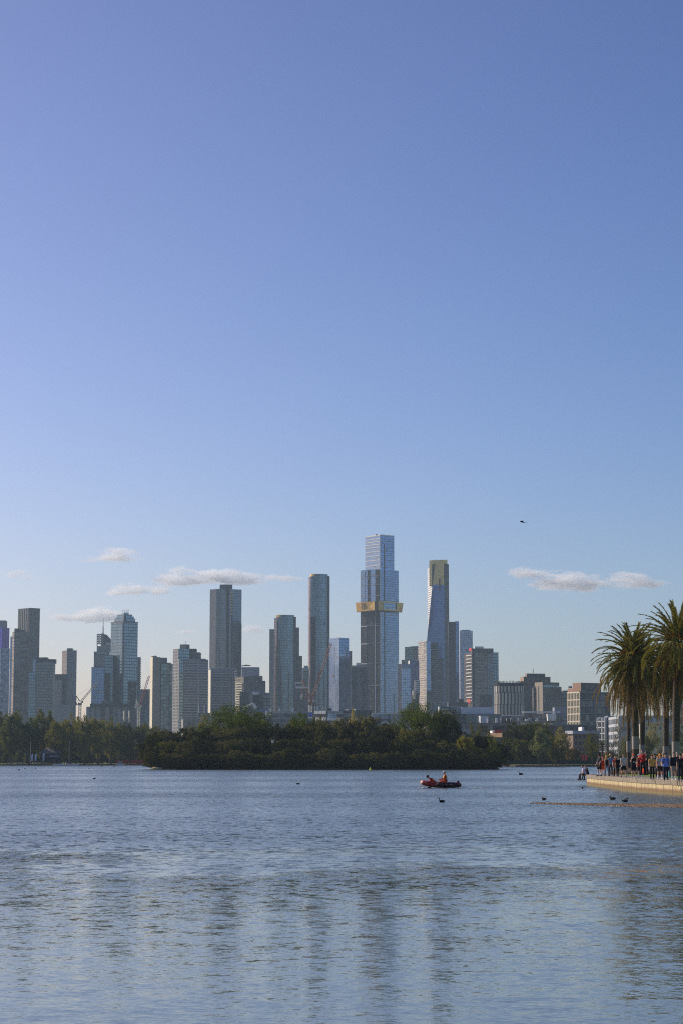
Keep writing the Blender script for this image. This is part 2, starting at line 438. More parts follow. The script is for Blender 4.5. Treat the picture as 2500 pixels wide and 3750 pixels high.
P('person in a red cap, black shirt and black shorts with hands raised to the face', on_path(2318, 2849.5), radians(5), pose(leg=((14, 3, 8), (-12, 3, 8)), **PHONE), BLACK, BLACK, hat=cloth(235, 62, 52), hair=HB, short=True, shoes=cloth(165, 163, 165), h=1.76, extra=lanyard(WHITE))
P('person in a red and black top, orange cap and long white socks', on_path(2341.5, 2848), radians(-8), pose(leg=((6, 3, 4), (-6, 3, 4)), **HOLD), plain(rgb(140, 26, 30), .9, var=.8, scale=7, name='patterned_cloth'), BLACK, hat=cloth(238, 92, 50), hair=HB, short=True, sock=WHITE, h=1.64, shoes=cloth(190, 186, 182))
P('person in a white and blue cap just behind the red and black top', on_path(2338, 2843), radians(12), pose(), cloth(205, 80, 60), BLACK, hat=cloth(168, 188, 220), hair=HB, h=1.78)
P('person in a dark red jacket standing raised by the large palm trunk', on_path(2352, 2837, ZT + .30) , radians(-40), pose(**HOLD), RED, BLACK, hair=HK, h=1.70, sleeve='long')
P('person in dark clothes standing raised, facing the one in the red jacket', on_path(2365, 2837, ZT + .28), radians(-75), pose(**HOLD), cloth(36, 36, 40), BLACK, hair=HB, h=1.64)
P('person in a bright orange top sitting on the grass with grey trousers bent', on_path(2362, 2838) , radians(-75), pose(leg=((95, 12, 95), (80, 14, 80)), arm=((30, 10, 40), (26, 10, 40)), lean=14), ORANGE, cloth(130, 132, 140), hair=HB, h=1.72, seat=.12, sleeve='long')
P('person in a yellow gold jersey and black trousers with a dark red cap', on_path(2386.5, 2852.5), radians(6), pose(leg=((7, 3, 4), (-8, 3, 6)), arm=((2, 10, 8), (-2, 10, 8))), cloth(222, 172, 92), BLACK, hat=cloth(120, 34, 40), hair=HB, girth=.9, h=1.68)
P('person in a dark green shirt with back turned, behind the gold jersey', on_path(2396, 2844), radians(175), pose(), cloth(24, 92, 82), BLACK, hair=HK, h=1.80)
P('person in an orange cap, light grey shirt, black shorts and white shoes', on_path(2415.5, 2852), radians(-5), pose(leg=((5, 5, 3), (-6, 5, 4)), arm=((4, 8, 14), (2, 9, 10))), cloth(178, 172, 166), cloth(38, 40, 36), hat=cloth(245, 150, 30), hair=HB, short=True, shoes=SHOE_W, sock=WHITE, h=1.74)
P('person in an orange cap and orange shirt, half hidden behind the grey shirt', on_path(2407.5, 2846), radians(10), pose(), cloth(236, 140, 40), BLACK, hat=cloth(245, 150, 30), hair=HB, h=1.60)
P('person in a pale cap and orange collar behind the bright blue shirt', on_path(2427, 2846.5), radians(0), pose(), cloth(228, 130, 60), NAVY, hat=cloth(175, 165, 152), hair=HB, h=1.86)
P('person in a bright blue shirt, navy trousers and black cap, striding along', on_path(2436.5, 2856.5), radians(0), pose(leg=((16, 4, 4), (-14, 4, 10)), arm=((2, 22, 62), (-4, 10, 12))), cloth(120, 150, 225), NAVY, hat=BLACK, hair=HB, h=1.78, girth=1.08, extra=straps(cloth(60, 60, 92)))
P('person in pale blue behind the striding blue shirt, only head and shoulder showing', on_path(2452, 2848), radians(5), pose(), cloth(165, 178, 205), BLACK, hair=HB, h=1.72)
P('person in a navy jumper and beige shorts, carrying the teal bag', on_path(2466.5, 2855.5), radians(4), pose(leg=((8, 4, 4), (-8, 4, 8)), arm=((6, 8, 10), (0, 9, 10))), cloth(30, 32, 44), cloth(165, 148, 130), hair=HB, short=True, sleeve='long', h=1.82, girth=1.1, shoes=SHOE_W, sock=WHITE)
P('person in a light grey cap behind the navy jumper', on_path(2479, 2852), radians(0), pose(), cloth(58, 58, 64), cloth(178, 160, 120), hat=cloth(172, 166, 158), hair=HG, short=True, h=1.86, shoes=SHOE_W)
P('person in a black t-shirt, black trousers and dark cap at the edge of the crowd', on_path(2490, 2857), radians(-6), pose(**WALK), cloth(24, 24, 27), cloth(36, 38, 48), hat=cloth(50, 48, 54), hair=HB, h=1.72)
P('person in a white and red shirt and black cap cut by the picture border', on_path(2502, 2852), radians(-10), pose(), cloth(205, 90, 84), BLACK, hat=BLACK, hair=HB, h=1.86)
P('person in a red shirt kneeling on the grass behind the white shoes', on_path(2424, 2846), radians(20), pose(leg=((88, 8, 100), (84, 8, 98)), lean=20), cloth(225, 55, 45), cloth(70, 66, 66), hair=HB, h=1.70, seat=.16)
# two sitting on the tip of the sea wall
SITE = dict(leg=((86, 6, 78), (80, 6, 84)), arm=((24, 8, 26), (20, 8, 30)), lean=16)
tip = Vector((22.16, 186.0, ZT))
P('person in a pale lilac shirt sitting on the wall tip with legs hanging down', (XU(2133, 186), 185.6, ZT - .02), L90, pose(**SITE), cloth(198, 190, 222), cloth(36, 36, 44), hair=HK, seat=.09, h=1.75, shoes=cloth(120, 105, 95))
P('person in a black jacket sitting on the wall tip behind the lilac shirt', (XU(2148.5, 187), 187.4, ZT - .02), radians(-70), pose(**SITE), BLACK, BLACK, hair=HK, seat=.09, h=1.75, sleeve='long')

# teal bag hanging from a hand
bp = on_path(2456, 2851.5); br = empty('bag', (bp.x, bp.y + .1, ZT + .12)); tag(br, 'teal green cooler bag held low beside the beige shorts', 'bag')
c = MB(); TEAL = cloth(92, 168, 158)
c.prism([(-.15, -.10), (.15, -.10), (.15, .10), (-.15, .10)], .0, .42, top=[(-.17, -.11), (.17, -.11), (.17, .11), (-.17, .11)], bottom=True); c.build('bag_body', TEAL, br)
c = MB(); c.box((0, 0, .435), (.355, .235, .03)); c.build('lid', cloth(205, 215, 212), br)
c = MB(); c.tube([(-.12, 0, .44), (-.1, 0, .53), (0, 0, .57), (.1, 0, .53), (.12, 0, .44)], [.012] * 5, 6); c.build('handle', SHOE_D, br)

# ------------------------------------------------------------------ inflatable rescue boat and crew
bd = 167.0; bx = XU(1613, bd, 2880)
boat = empty('inflatable_boat', (bx, bd, 0), radians(6), .93); tag(boat, 'red inflatable rescue boat with dark sides motoring across the lake', 'boat')
RB = plain(rgb(140, 38, 32), .42, var=.15, scale=3, name='red_rubber'); DB = plain(rgb(66, 32, 36), .45, var=.15, name='dark_rubber'); WB = plain(rgb(188, 150, 140), .5, name='white_patch')
c = MB()
for s in (-1, 1):                                       # boat points to -X
    c.tube([(1.72, s * .60, .26), (1.60, s * .60, .26), (1.2, s * .60, .26), (.2, s * .60, .26), (-.7, s * .58, .29), (-1.25, s * .42, .37), (-1.55, s * .2, .44), (-1.62, 0, .46)], [.09, .17, .225, .235, .235, .225, .215, .21], 14)
blob(c, 'pontoon', RB, boat, .02, 1)
c = MB()
for s in (-1, 1): c.tube([(1.62, s * .603, .255), (1.2, s * .603, .255), (.2, s * .603, .255), (-.45, s * .595, .27)], [(.165, .165), (.229, .229), (.239, .239), (.239, .239)], 14)
c.build('side_sleeve', DB, boat, smooth=True)
c = MB(); c.tube([(-1.50, -.23, .43), (-1.585, -.13, .455), (-1.63, 0, .465), (-1.585, .13, .455), (-1.50, .23, .43)], [.216, .217, .217, .217, .216], 14); c.build('bow_patch', WB, boat, smooth=True)
c = MB(); c.prism([(1.35, -.5), (1.35, .5), (-.9, .42), (-1.3, .2), (-1.3, -.2), (-.9, -.42)][::-1], .12, .17); c.build('floor', DB, boat)
c = MB(); c.box((1.38, 0, .32), (.05, .9, .36)); c.build('transom', DB, boat)
m = empty('outboard_motor', (1.52, 0, .30)); m.parent = boat
c = MB(); c.tube([(0, 0, .02), (0, 0, .10), (.02, 0, .28), (.02, 0, .34)], [(.10, .13), (.12, .16), (.11, .15), (.06, .09)], 10); c.build('cowl', BLACK, m, smooth=True)
c = MB(); c.tube([(.02, 0, .05), (.06, 0, -.45)], [.05, .03], 8); c.build('leg', SHOE_D, m)
for x0, w in ((-.72, .28), (.28, .16), (.64, .26)):
    c = MB()
    for q in range(4): c.box((x0 + (q + .5) * w / 4, -.836 + .0, .315), (w / 4 * .62, .012, .085))
    c.build('side_marking', WB, boat)
c = MB(); c.tube([(-1.3, -.45, .62), (-.6, -.6, .54), (.2, -.62, .5), (1.1, -.62, .49)], [.012] * 4, 5); c.build('grab_rope', cloth(60, 54, 58), boat)
def crew(*a, **k):
    return person(*a, **k)
def vest(mat):
    def f(root, J):
        c = MB(); c.tube([J['T'](0, -.01, .08), J['T'](0, -.02, .2), J['T'](0, -.02, .36), J['T'](0, -.01, .45)], [(.19, .15), (.205, .168), (.20, .16), (.12, .10)], 14, ref=(0, 1, 0)); c.build('life_vest', mat, root, smooth=True)
    return f
crew('person in orange suit, yellow vest and white helmet sitting upright in boat', (bx + .38, bd, .34), L90 + .15, pose(leg=((88, 8, 60), (84, 10, 56)), arm=((32, 10, 50), (30, 10, 46)), lean=6), cloth(168, 62, 42), cloth(196, 84, 44), hat=WHITE, hair=HK, seat=.20, h=1.76, sleeve='long', girth=1.15, extra=vest(cloth(190, 150, 50)))
crew('person in a black hat crouching low near the bow of the boat, orange suit', (bx - .55, bd, .22), L90 + .1, pose(leg=((100, 12, 112), (96, 12, 108)), arm=((60, 10, 30), (52, 10, 30)), lean=48), cloth(150, 52, 48), cloth(186, 76, 44), hat=BLACK, hatkind='sun_hat', hair=HK, seat=.20, h=1.72, sleeve='long', girth=1.1, extra=vest(cloth(220, 100, 45)))

# ------------------------------------------------------------------ birds
FEA = plain(rgb(62, 56, 50), .8, var=.35, scale=14, name='feathers'); FEK = plain(rgb(26, 24, 24), .7, name='feathers'); BILL = plain(rgb(170, 60, 45), .5, name='bill')
def duck(label, loc, rz, s=1, neck='up', group=None, mat=None):
    c = MB(); c.ell((0, .0, .075), (.19, .11, .105), 14, 9); c.tube([(.10, 0, .085), (.19, 0, .10), (.25, 0, .10)], [.08, .05, .015], 8)
    N = {'up': [(-.12, 0, .08), (-.16, 0, .16), (-.155, 0, .26), (-.165, 0, .30)],
         'curl': [(-.13, 0, .08), (-.19, 0, .13), (-.19, 0, .22), (-.15, 0, .26), (-.11, 0, .235)],
         'low': [(-.13, 0, .08), (-.18, 0, .10), (-.2, 0, .15)]}[neck]
    c.tube(N, [.05, .034, .028] + [.028] * (len(N) - 3), 8); hd = Vector(N[-1]); c.ell(hd, (.042, .032, .034), 10, 7)
    o = blob(c, 'duck', mat or FEA, None, .012); tag(o, label, 'bird', group)
    o.location = loc; o.rotation_euler = (0, 0, rz); o.scale = (s, s, s)
    c = MB(); dx = 1 if neck == 'curl' else -1
    c.tube([hd + Vector((dx * .03, 0, 0)), hd + Vector((dx * .085, 0, -.012))], [(.016, .012), (.01, .004)], 6); c.build('bill', BILL, o)
    for q in (-1, 1):
        c = MB(); c.ell((.03, q * .085, .085), (.13, .025, .055), 10, 7); c.build('wing', mat or FEA, o, smooth=True)
    return o
def onwater(u, v): d = E * F / (v - 2784); return Vector((XU(u, d, v), d, 0))
duck('dark duck with raised neck floating between boat and viewer', onwater(1616, 2936), .2, .78, 'up', mat=FEK)
duck('brown duck floating alone behind the far end of the gravel bar', onwater(1990, 2927), .4, .68, 'curl')
duck('brown duck with neck curled back, nearer the wall tip of the pair', onwater(2241, 2926), .1, .85, 'curl')
duck('brown duck with head bent down, nearer the gravel bar of the pair', onwater(2287, 2934), 3.3, .82, 'curl')
duck('dark swan with curved neck floating far off right of the island', onwater(1905, 2837), .2, 1.7, 'up', mat=FEK)
for u, v, s, nk in ((70, 2820, 1.6, 'low'), (92, 2815, 1.2, 'low'), (131, 2815, 1.2, 'low'), (327, 2815, 1.3, 'low'), (346, 2852, .8, 'low'), (373, 2807, 1.5, 'low'), (419, 2808, 1.5, 'low'), (1441, 2821, 1.2, 'low'), (2130, 2886, .8, 'low'), (1092, 2871, .8, 'low')):
    duck('small dark waterbird floating far out on the lake' if v < 2860 else 'tiny dark waterbird low on the open water', onwater(u, v), random.Random(u).random() * 6, s, nk, group='waterbirds dotted far out on the lake' if v < 2860 else 'tiny birds on the open water', mat=FEK)
# gull over the island front, small dark bird in the sky
g = at(999, 2720, 420); gull = empty('gull', g, .4); tag(gull, 'white gull flying with wings raised in front of the dark island', 'bird')
GW = plain(rgb(235, 235, 235), .7, name='white_feathers')
c = MB(); c.tube([(-.30, 0, 0), (-.18, 0, .02), (0, 0, .03), (.2, 0, 0), (.36, 0, -.03)], [.02, .06, .085, .05, .015], 8); c.build('body', GW, gull, smooth=True)
for s in (-1, 1):
    c = MB(); P0 = [(-.10, s * .05, .05), (-.14, s * .35, .38), (0, s * .75, .62), (.12, s * .70, .58), (.12, s * .35, .32), (.14, s * .05, .04)]
    c.face([Vector(p) + Vector((0, 0, .015)) for p in P0]); c.face([Vector(p) for p in reversed(P0)])
    for i in range(6): c.face([P0[i], P0[(i + 1) % 6], Vector(P0[(i + 1) % 6]) + Vector((0, 0, .015)), Vector(P0[i]) + Vector((0, 0, .015))])
    c.build('wing', GW, gull)
g = at(1909, 1911, 140); bird = empty('bird', g, .15); tag(bird, 'small dark bird with a long thin tail flying alone in clear sky', 'bird')
M2 = Matrix.Rotation(radians(12), 3, 'Y')
c = MB(); c.tube([M2 @ Vector(p) for p in ((-.14, 0, 0), (-.10, 0, .01), (0, 0, .015), (.10, 0, .0), (.15, 0, -.005))], [.012, .05, .062, .05, .02], 10); c.build('body', FEK, bird, smooth=True)
c = MB(); c.tube([M2 @ Vector(p) for p in ((.14, 0, -.005), (.25, 0, 0), (.36, 0, .0))], [.016, .012, .01], 6); c.build('tail', FEK, bird)
for s in (-1, 1):
    c = MB(); A = [(-.06, s * .03, .03), (-.02, s * .25, .045), (.05, s * .28, .045), (.06, s * .03, .03)]
    c.face(A); c.face([Vector(p) + Vector((0, 0, .008)) for p in reversed(A)]); c.build('wing', FEK, bird)
# ------------------------------------------------------------------ the city
def PT(u, d): return (XU(u, d), d)
class Bld:
    def __init__(s, name, label, d, u, cat='building', group=None):
        s.d = d; s.o = Vector((XU(u, d), d, 0)); s.root = tag(empty(name, s.o), label, cat, group); s.parts = {}
    def plan(s, uL, uC, uR, dd=0, k=1.0, depth=None):
        """plan with its near corner at uC; uC None: a front square to the view"""
        d = s.d + dd
        if uC is None:
            w = XU(uR, d) - XU(uL, d); D_ = depth or max(12, min(w, 40))
            return [PT(uL, d), PT(uR, d), (XU(uR, d) , d + D_), (XU(uL, d), d + D_)]
        C = PT(uC, d); wl = (uC - uL) * d / F; wr = (uR - uC) * d / F
        a, b = wr * k, wl / k
        if depth: a, b = depth * a, depth * b
        L = PT(uL, d + a); R = PT(uR, d + b)
        return [L, C, R, (L[0] + R[0] - C[0], L[1] + R[1] - C[1])]
    def shaft(s, part, pl, vt, mats, vb=None, mis=None, top=None, par=None, z0=None):
        """prism from image row vb (ground when None) up to vt"""
        z0 = z0 if z0 is not None else (0 if vb is None else ZV(vb, s.d))
        z1 = ZV(vt, s.d); m = MB(); m.prism(pl, z0, z1, mis, cap=(len(mats) - 1 if isinstance(mats, list) and len(mats) > 2 else 0), top=top)
        o = m.build(part, mats, par or s.root, s.o); s.last = (pl, z0, z1); return o
    def on(s, part, A, B, t0, t1, vt, vb, mat, proud=.25, par=None):
        """a piece standing proud of the wall running A -> B (left to right seen from outside)"""
        A, B = Vector((A[0], A[1], 0)), Vector((B[0], B[1], 0)); dr = B - A; nn = Vector((dr.y, -dr.x, 0)).normalized()
        z0, z1 = sorted((ZV(vt, s.d), ZV(vb, s.d))); p, q = A + dr * t0, A + dr * t1
        pl = [p + nn * proud, q + nn * proud, q - nn * .3, p - nn * .3]
        m = MB(); m.prism([(w.x, w.y) for w in pl], z0, z1, bottom=True)
        return m.build(part, mat, par or s.root, s.o)
    def bands(s, part, A, B, t0, t1, vs, th, mat, proud=.3):
        for v in vs: s.on(part, A, B, t0, t1, v, v + th, mat, proud)
    def ring(s, part, pl, vt, vb, mat, e=.4):
        c = Vector((sum(p[0] for p in pl) / len(pl), sum(p[1] for p in pl) / len(pl)))
        q = []
        for p in pl:
            r = Vector(p) - c; q.append(tuple(c + r * (1 + e / max(r.length, 1))))
        z0, z1 = sorted((ZV(vt, s.d), ZV(vb, s.d))); m = MB(); m.prism(q, z0, z1, bottom=True)
        return m.build(part, mat, s.root, s.o)
    def bar(s, part, a, b, w, mat, par=None):
        m = MB(); m.bar(a, b, w); return m.build(part, mat, par or s.root, s.o)
def oval(uL, uR, d, asp=.7, n=28, rot=0):
    c = XU((uL + uR) / 2, d); rx = (uR - uL) / 2 * d / F
    return [(c + rx * cos(2 * pi * k / n), d + rx * asp * (1 + sin(2 * pi * k / n))) for k in range(n)]
def vr(a, b, st): 
    r = []; 
    while a < b: r.append(a); a += st
    return r

# surfaces
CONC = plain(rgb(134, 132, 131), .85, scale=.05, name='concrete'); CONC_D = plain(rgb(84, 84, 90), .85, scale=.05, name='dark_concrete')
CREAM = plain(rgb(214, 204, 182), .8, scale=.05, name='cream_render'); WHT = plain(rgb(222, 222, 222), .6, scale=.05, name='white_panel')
DKM = plain(rgb(58, 60, 68), .6, scale=.05, name='dark_cladding'); GOLD = plain(rgb(206, 172, 96), .32, metal=.65, scale=.05, name='gold_cladding')
GREYP = plain(rgb(142, 147, 158), .6, scale=.05, name='grey_panel'); REDP = plain(rgb(205, 60, 55), .5, name='red_panel')
gb = (.17, .23, .33, 1)
G_TEAL = facade(rgb(84, 108, 126), (.145, .225, .29, 1), 3.7, 2.6, .25, .2, .8, .10, 0.14, wmetal=.4)
G_BLUE = facade(rgb(76, 102, 146), (.12, .20, .37, 1), 3.5, 3.0, .14, .10, .85, .08, 0.10, blind=.05, wmetal=.4)
G_PALE = facade(rgb(108, 136, 176), (.19, .275, .42, 1), 3.5, 3.0, .14, .10, .85, .10, 0.08, blind=.05, wmetal=.4)
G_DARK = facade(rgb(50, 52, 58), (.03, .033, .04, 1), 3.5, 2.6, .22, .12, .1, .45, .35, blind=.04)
G_GREY = facade(rgb(96, 102, 112), (.09, .115, .145, 1), 3.4, 2.2, .2, .2, .7, .14, 0.20)
G_SLATE = facade(rgb(64, 72, 82), (.11, .14, .17, 1), 3.5, 2.4, .25, .16, .7, .14, 0.22, blind=.10)
G_108 = facade(rgb(104, 130, 164), (.19, .275, .42, 1), 3.4, 2.2, .18, .12, .85, .09, 0.18, blind=.06, wmetal=.4)
G_108P = facade(rgb(120, 142, 168), (.20, .265, .36, 1), 3.4, 4.5, .14, .06, .85, .10, 0.06, blind=.03, wmetal=.4)
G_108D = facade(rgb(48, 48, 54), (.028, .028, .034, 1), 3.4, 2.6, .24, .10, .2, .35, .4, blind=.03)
G_PURP = facade(rgb(92, 80, 190), (.17, .13, .52, 1), 3.6, 2.4, .12, .12, .8, .12, .25, blind=.02, wmetal=.4)
G_RES = facade(rgb(104, 99, 98), (.09, .095, .11, 1), 3.6, 7.6, .26, .10, .45, .25, .8, blind=.35)
G_RESD = facade(rgb(96, 94, 98), (.07, .075, .09, 1), 3.4, 3.4, .4, .28, .5, .2, .7, blind=.2)
G_PUNCH = facade(rgb(150, 150, 152), (.05, .055, .06, 1), 3.6, 3.9, .36, .42, .4, .25, .4)
G_BAND = facade(rgb(128, 134, 146), (.055, .06, .07, 1), 3.5, 40, .42, .0, .4, .3, .5, blind=.1)
G_FIN = facade(rgb(112, 106, 104), (.08, .08, .09, 1), 3.4, 4.4, .08, .5, .4, .3, .4)
G_FIND = facade(rgb(72, 74, 82), (.055, .06, .07, 1), 3.4, 2.4, .12, .4, .5, .2, .5)
G_PEARL = facade(rgb(96, 99, 106), (.125, .13, .145, 1), 3.4, 2.0, .16, .10, .75, .16, 0.14, blind=.05)
G_PEARLB = facade(rgb(82, 94, 106), (.10, .135, .17, 1), 3.4, 2.0, .16, .10, .75, .14, 0.14, blind=.05)
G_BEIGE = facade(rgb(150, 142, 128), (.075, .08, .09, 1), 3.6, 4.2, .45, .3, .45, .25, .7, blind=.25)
G_BROWN = facade(rgb(102, 95, 94), (.06, .06, .07, 1), 3.6, 2.8, .5, .4, .4, .3, .5)
G_BRONZE = facade(rgb(78, 72, 68), (.08, .078, .075, 1), 3.6, 1.9, .12, .25, .6, .2, .5)
G_BRICK = facade(rgb(138, 118, 108), (.05, .055, .06, 1), 4.2, 4.6, .45, .45, .3, .3, .5, blind=.1)
G_VPAN = facade(rgb(70, 70, 76), (.52, .49, .44, 1), 10, 3.1, .04, .42, .0, .7, .22, blind=.0, odd=1.0, jit=0)
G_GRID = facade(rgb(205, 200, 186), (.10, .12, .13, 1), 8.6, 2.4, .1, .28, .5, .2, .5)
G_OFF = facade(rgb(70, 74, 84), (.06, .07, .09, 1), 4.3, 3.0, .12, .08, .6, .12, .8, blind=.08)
G_VWIN = facade(rgb(140, 144, 154), (.09, .10, .12, 1), 5.2, 5.6, .16, .52, .4, .25, .4)
G_LOW = facade(rgb(126, 128, 134), (.09, .10, .12, 1), 3.8, 5, .5, .12, .4, .25, .6)
G_EUR = facade(rgb(70, 98, 152), (.10, .175, .36, 1), 3.6, 3.2, .16, .08, .85, .09, 0.09, blind=.03, wmetal=.5)
G_EURG = facade(rgb(214, 172, 84), (.96, .68, .26, 1), 3.6, 2.6, .08, .06, .4, .3, .16, blind=.0, wmetal=.5)

def roofbits(B, pl, vt, seed, mat=CONC_D, n=3, hv=6):
    """lift rooms and plant on a roof"""
    r = random.Random(seed); (x0, y0), (x1, y1) = pl[0], pl[2]; z = ZV(vt, B.d)
    for i in range(n):
        t, q = r.uniform(.2, .8), r.uniform(.35, .65)
        a = Vector(pl[0]).lerp(Vector(pl[1]), t); b = Vector(pl[3]).lerp(Vector(pl[2]), t); p = a.lerp(b, q)
        w = (Vector(pl[1]) - Vector(pl[0])).length * r.uniform(.15, .35); h = hv * B.d / F * r.uniform(.4, 1)
        m = MB(); m.box((p.x, p.y, z + h / 2), (w, w * .8, h), r.random()); m.build('plant_room', mat, B.root, B.o)

# --- far left
B = Bld('glass_tower', 'purple and blue glass tower at the left edge of the skyline', 2600, 10)
pl = B.plan(-45, 0, 33); B.shaft('lower_shaft', pl, 2372, [facade(rgb(118, 136, 168), (.30, .38, .55, 1), 3.4, 4.5, .2, .12, .7, .15, .5), G_PALE])
pl = B.plan(-40, 3, 30, 2); B.shaft('upper_shaft', pl, 2297, [G_PURP], vb=2372)
B = Bld('tower', 'grey rooftop tower peeking out above the purple glass tower', 2900, 5); B.shaft('shaft', B.plan(-30, None, 14), 2272, [G_GREY])
B = Bld('glass_tower', 'narrow slice of pale blue glass tower beside the brown gridded tower', 2850, 40); B.shaft('shaft', B.plan(34, None, 46), 2331, [G_PALE])
B = Bld('apartment_tower', 'brown grey gridded apartment tower with dark rooftop box', 2500, 70)
pl = B.plan(41, 48, 102, k=.35); B.shaft('shaft', pl, 2313, [G_RES, CONC]); B.shaft('plant_room', B.plan(48, None, 65, 8), 2300, [DKM], vb=2313); B.shaft('plant_room', B.plan(65, None, 85, 8), 2306, [DKM], vb=2313)
for t in (.02, .36, .7): B.on('pier', pl[1], pl[2], t, t + .03, 2314, 2780, CONC, .6)
B = Bld('tower', 'tallest dark ribbed tower of the left group with a flat top', 2950, 100)
pl = B.plan(60, 101, 141, k=1.4); B.shaft('shaft', pl, 2226, [G_FIN, G_FIND, DKM], mis=[0, 1, 1, 0])
B.ring('parapet', pl, 2226, 2229, DKM, .5)
for t in (.05, .2, .36, .52, .68, .84): B.on('fin', pl[0], pl[1], t, t + .06, 2228, 2700, CONC, .7)
B = Bld('tower', 'dark slate tower with white dotted balcony edge', 2450, 160)
pl = B.plan(126, 194, 201, k=2.2); B.shaft('shaft', pl, 2428, [G_SLATE, G_PUNCH, DKM], mis=[0, 1, 1, 0]); B.ring('parapet', pl, 2426, 2429, GREYP, .5)
B.shaft('plant_room', B.plan(130, None, 170, 14), 2405, [CONC_D], vb=2428); B.shaft('plant_room', B.plan(170, None, 200, 12), 2412, [DKM], vb=2428); B.shaft('annex', B.plan(105, None, 128, 4), 2462, [G_TEAL]); B.shaft('glass_strip', B.plan(118, None, 129, 6), 2414, [G_PALE])
B = Bld('office_block', 'grey office block in the gap between slate and concrete towers', 2550, 220)
pl = B.plan(198, 226, 244, k=1); B.shaft('shaft', pl, 2490, [G_GREY, G_DARK], mis=[0, 1, 1, 0]); B.shaft('plant_room', B.plan(200, None, 244, 6), 2468, [CONC_D], vb=2490); B.shaft('podium', B.plan(198, None, 248, -8), 2580, [GREYP])
B = Bld('tower', 'slim concrete tower with vertical fins and a raised centre block', 2650, 250)
pl = B.plan(225, 243, 279, k=1.6); B.shaft('shaft', pl, 2381, [G_FIND, facade(rgb(118, 120, 128), (.12, .14, .17, 1), 3.4, 2.6, .12, .45, .6, .2, .5), CONC], mis=[0, 1, 1, 0]); B.shaft('lift_core', B.plan(243, None, 262, -1), 2374, [G_GREY], vb=2480)
# --- spire tower, lettered tower, teal glass tower
SGN = plain(rgb(235, 235, 235), .5, name='sign_white')
B = Bld('spire_tower', 'tower with lattice frame, mast spire and sloped dark crest', 2900, 378)
B.shaft('shaft', B.plan(352, None, 404), 2366, [G_GREY]); d = B.d; z1, z2 = ZV(2366, d), ZV(2323, d)
m = MB(); xs = [XU(u, d) for u in (353, 368)]
for x in xs: m.bar((x, d, z1), (x, d, z2), 1.2)
for i in range(5):
    za, zb = z1 + (z2 - z1) * i / 5, z1 + (z2 - z1) * (i + 1) / 5
    m.bar((xs[0], d, zb), (xs[1], d, zb), 1.2)
    if i: m.bar((xs[0], d, za), (xs[1], d, zb), .7); m.bar((xs[1], d, za), (xs[0], d, zb), .7)
m.build('lattice_frame', GREYP, B.root, B.o)
B.shaft('lift_core', B.plan(368, None, 376, -1), 2320, [CONC], vb=2366)
m = MB(); a, b, c_ = XU(376, d), XU(384, d), XU(404, d); q = [(a, z1), (c_, z1), (c_, ZV(2345, d)), (b, z2), (a, z2)]
m.face([(x, d - .5, z) for x, z in q]); m.face([(x, d + 20, z) for x, z in reversed(q)])
for i in range(5):
    (xa, za), (xb, zb) = q[i], q[(i + 1) % 5]; m.face([(xb, d - .5, zb), (xa, d - .5, za), (xa, d + 20, za), (xb, d + 20, zb)])
m.build('crest', DKM, B.root, B.o)
text('lettering', 'AMP', 5.6, SGN, B.root, Vector((XU(398, d), d - .8, ZV(2359, d))) - B.o, (pi / 2, 0, 0), .1)
m = MB(); x = XU(373, d); m.tube([(x, d + 4, ZV(2325, d)), (x, d + 4, ZV(2295, d)), (x, d + 4, ZV(2262, d))], [1.1, .7, .22], 6); m.build('spire', GREYP, B.root, B.o)
B = Bld('tower', 'grey tower with large white lettering across its top', 2700, 370)
pl = B.plan(342, None, 398); B.shaft('shaft', pl, 2386, [G_GREY]); B.on('sign_band', pl[0], pl[1], 0, 1, 2387, 2399, DKM, .5); B.on('ledge', pl[0], pl[1], 0, .72, 2437, 2443, CONC_D, 1.5)
text('lettering', 'MERITON', 3.9, SGN, B.root, Vector((XU(370, 2700), 2700 - .75, ZV(2393, 2700))) - B.o, (pi / 2, 0, 0), .1)
B = Bld('glass_tower', 'short bright blue glass block left of the teal crowned tower', 2500, 360); pl = B.plan(334, None, 386); B.shaft('shaft', pl, 2445, [G_BLUE]); B.ring('parapet', pl, 2443, 2446, GREYP)
B = Bld('glass_tower', 'teal glass tower with stepped crown and rooftop aerials', 2400, 450)
pl = B.plan(403, 449, 502, k=1); B.shaft('shaft', pl, 2277, [G_TEAL]); B.ring('cornice', pl, 2275, 2279, plain(rgb(120, 104, 100), .6, scale=.1, name='stone_trim'), .5)
B.shaft('shoulder', B.plan(382, None, 412, 6), 2398, [G_TEAL]); 
for i, (a, c2, vt, vb) in enumerate(((415, 492, 2262, 2277), (420, 487, 2254, 2262), (426, 481, 2247, 2254), (441, 468, 2240, 2247))): B.shaft('crown_step', B.plan(a, 450, c2, 6 + 2 * i), vt, [G_TEAL], vb=vb)
for t, ff in ((.93, 0), (.0, 1)): B.on('corner_rib', pl[ff], pl[ff + 1], t, t + .05, 2279, 2600, plain(rgb(50, 66, 80), .3, .5, name='dark_glass_rib'), .3)
B.on('louvre', B.plan(415, 450, 492, 6)[1], B.plan(415, 450, 492, 6)[2], .02, .18, 2253, 2275, DKM, .2)
r = random.Random(4)
for u in (443, 446, 453, 459, 464, 466): B.bar('aerial', (XU(u, 2412), 2412, ZV(2240, 2412)), (XU(u, 2412), 2412, ZV(2240 - r.uniform(4, 13), 2412)), .45, GREYP)
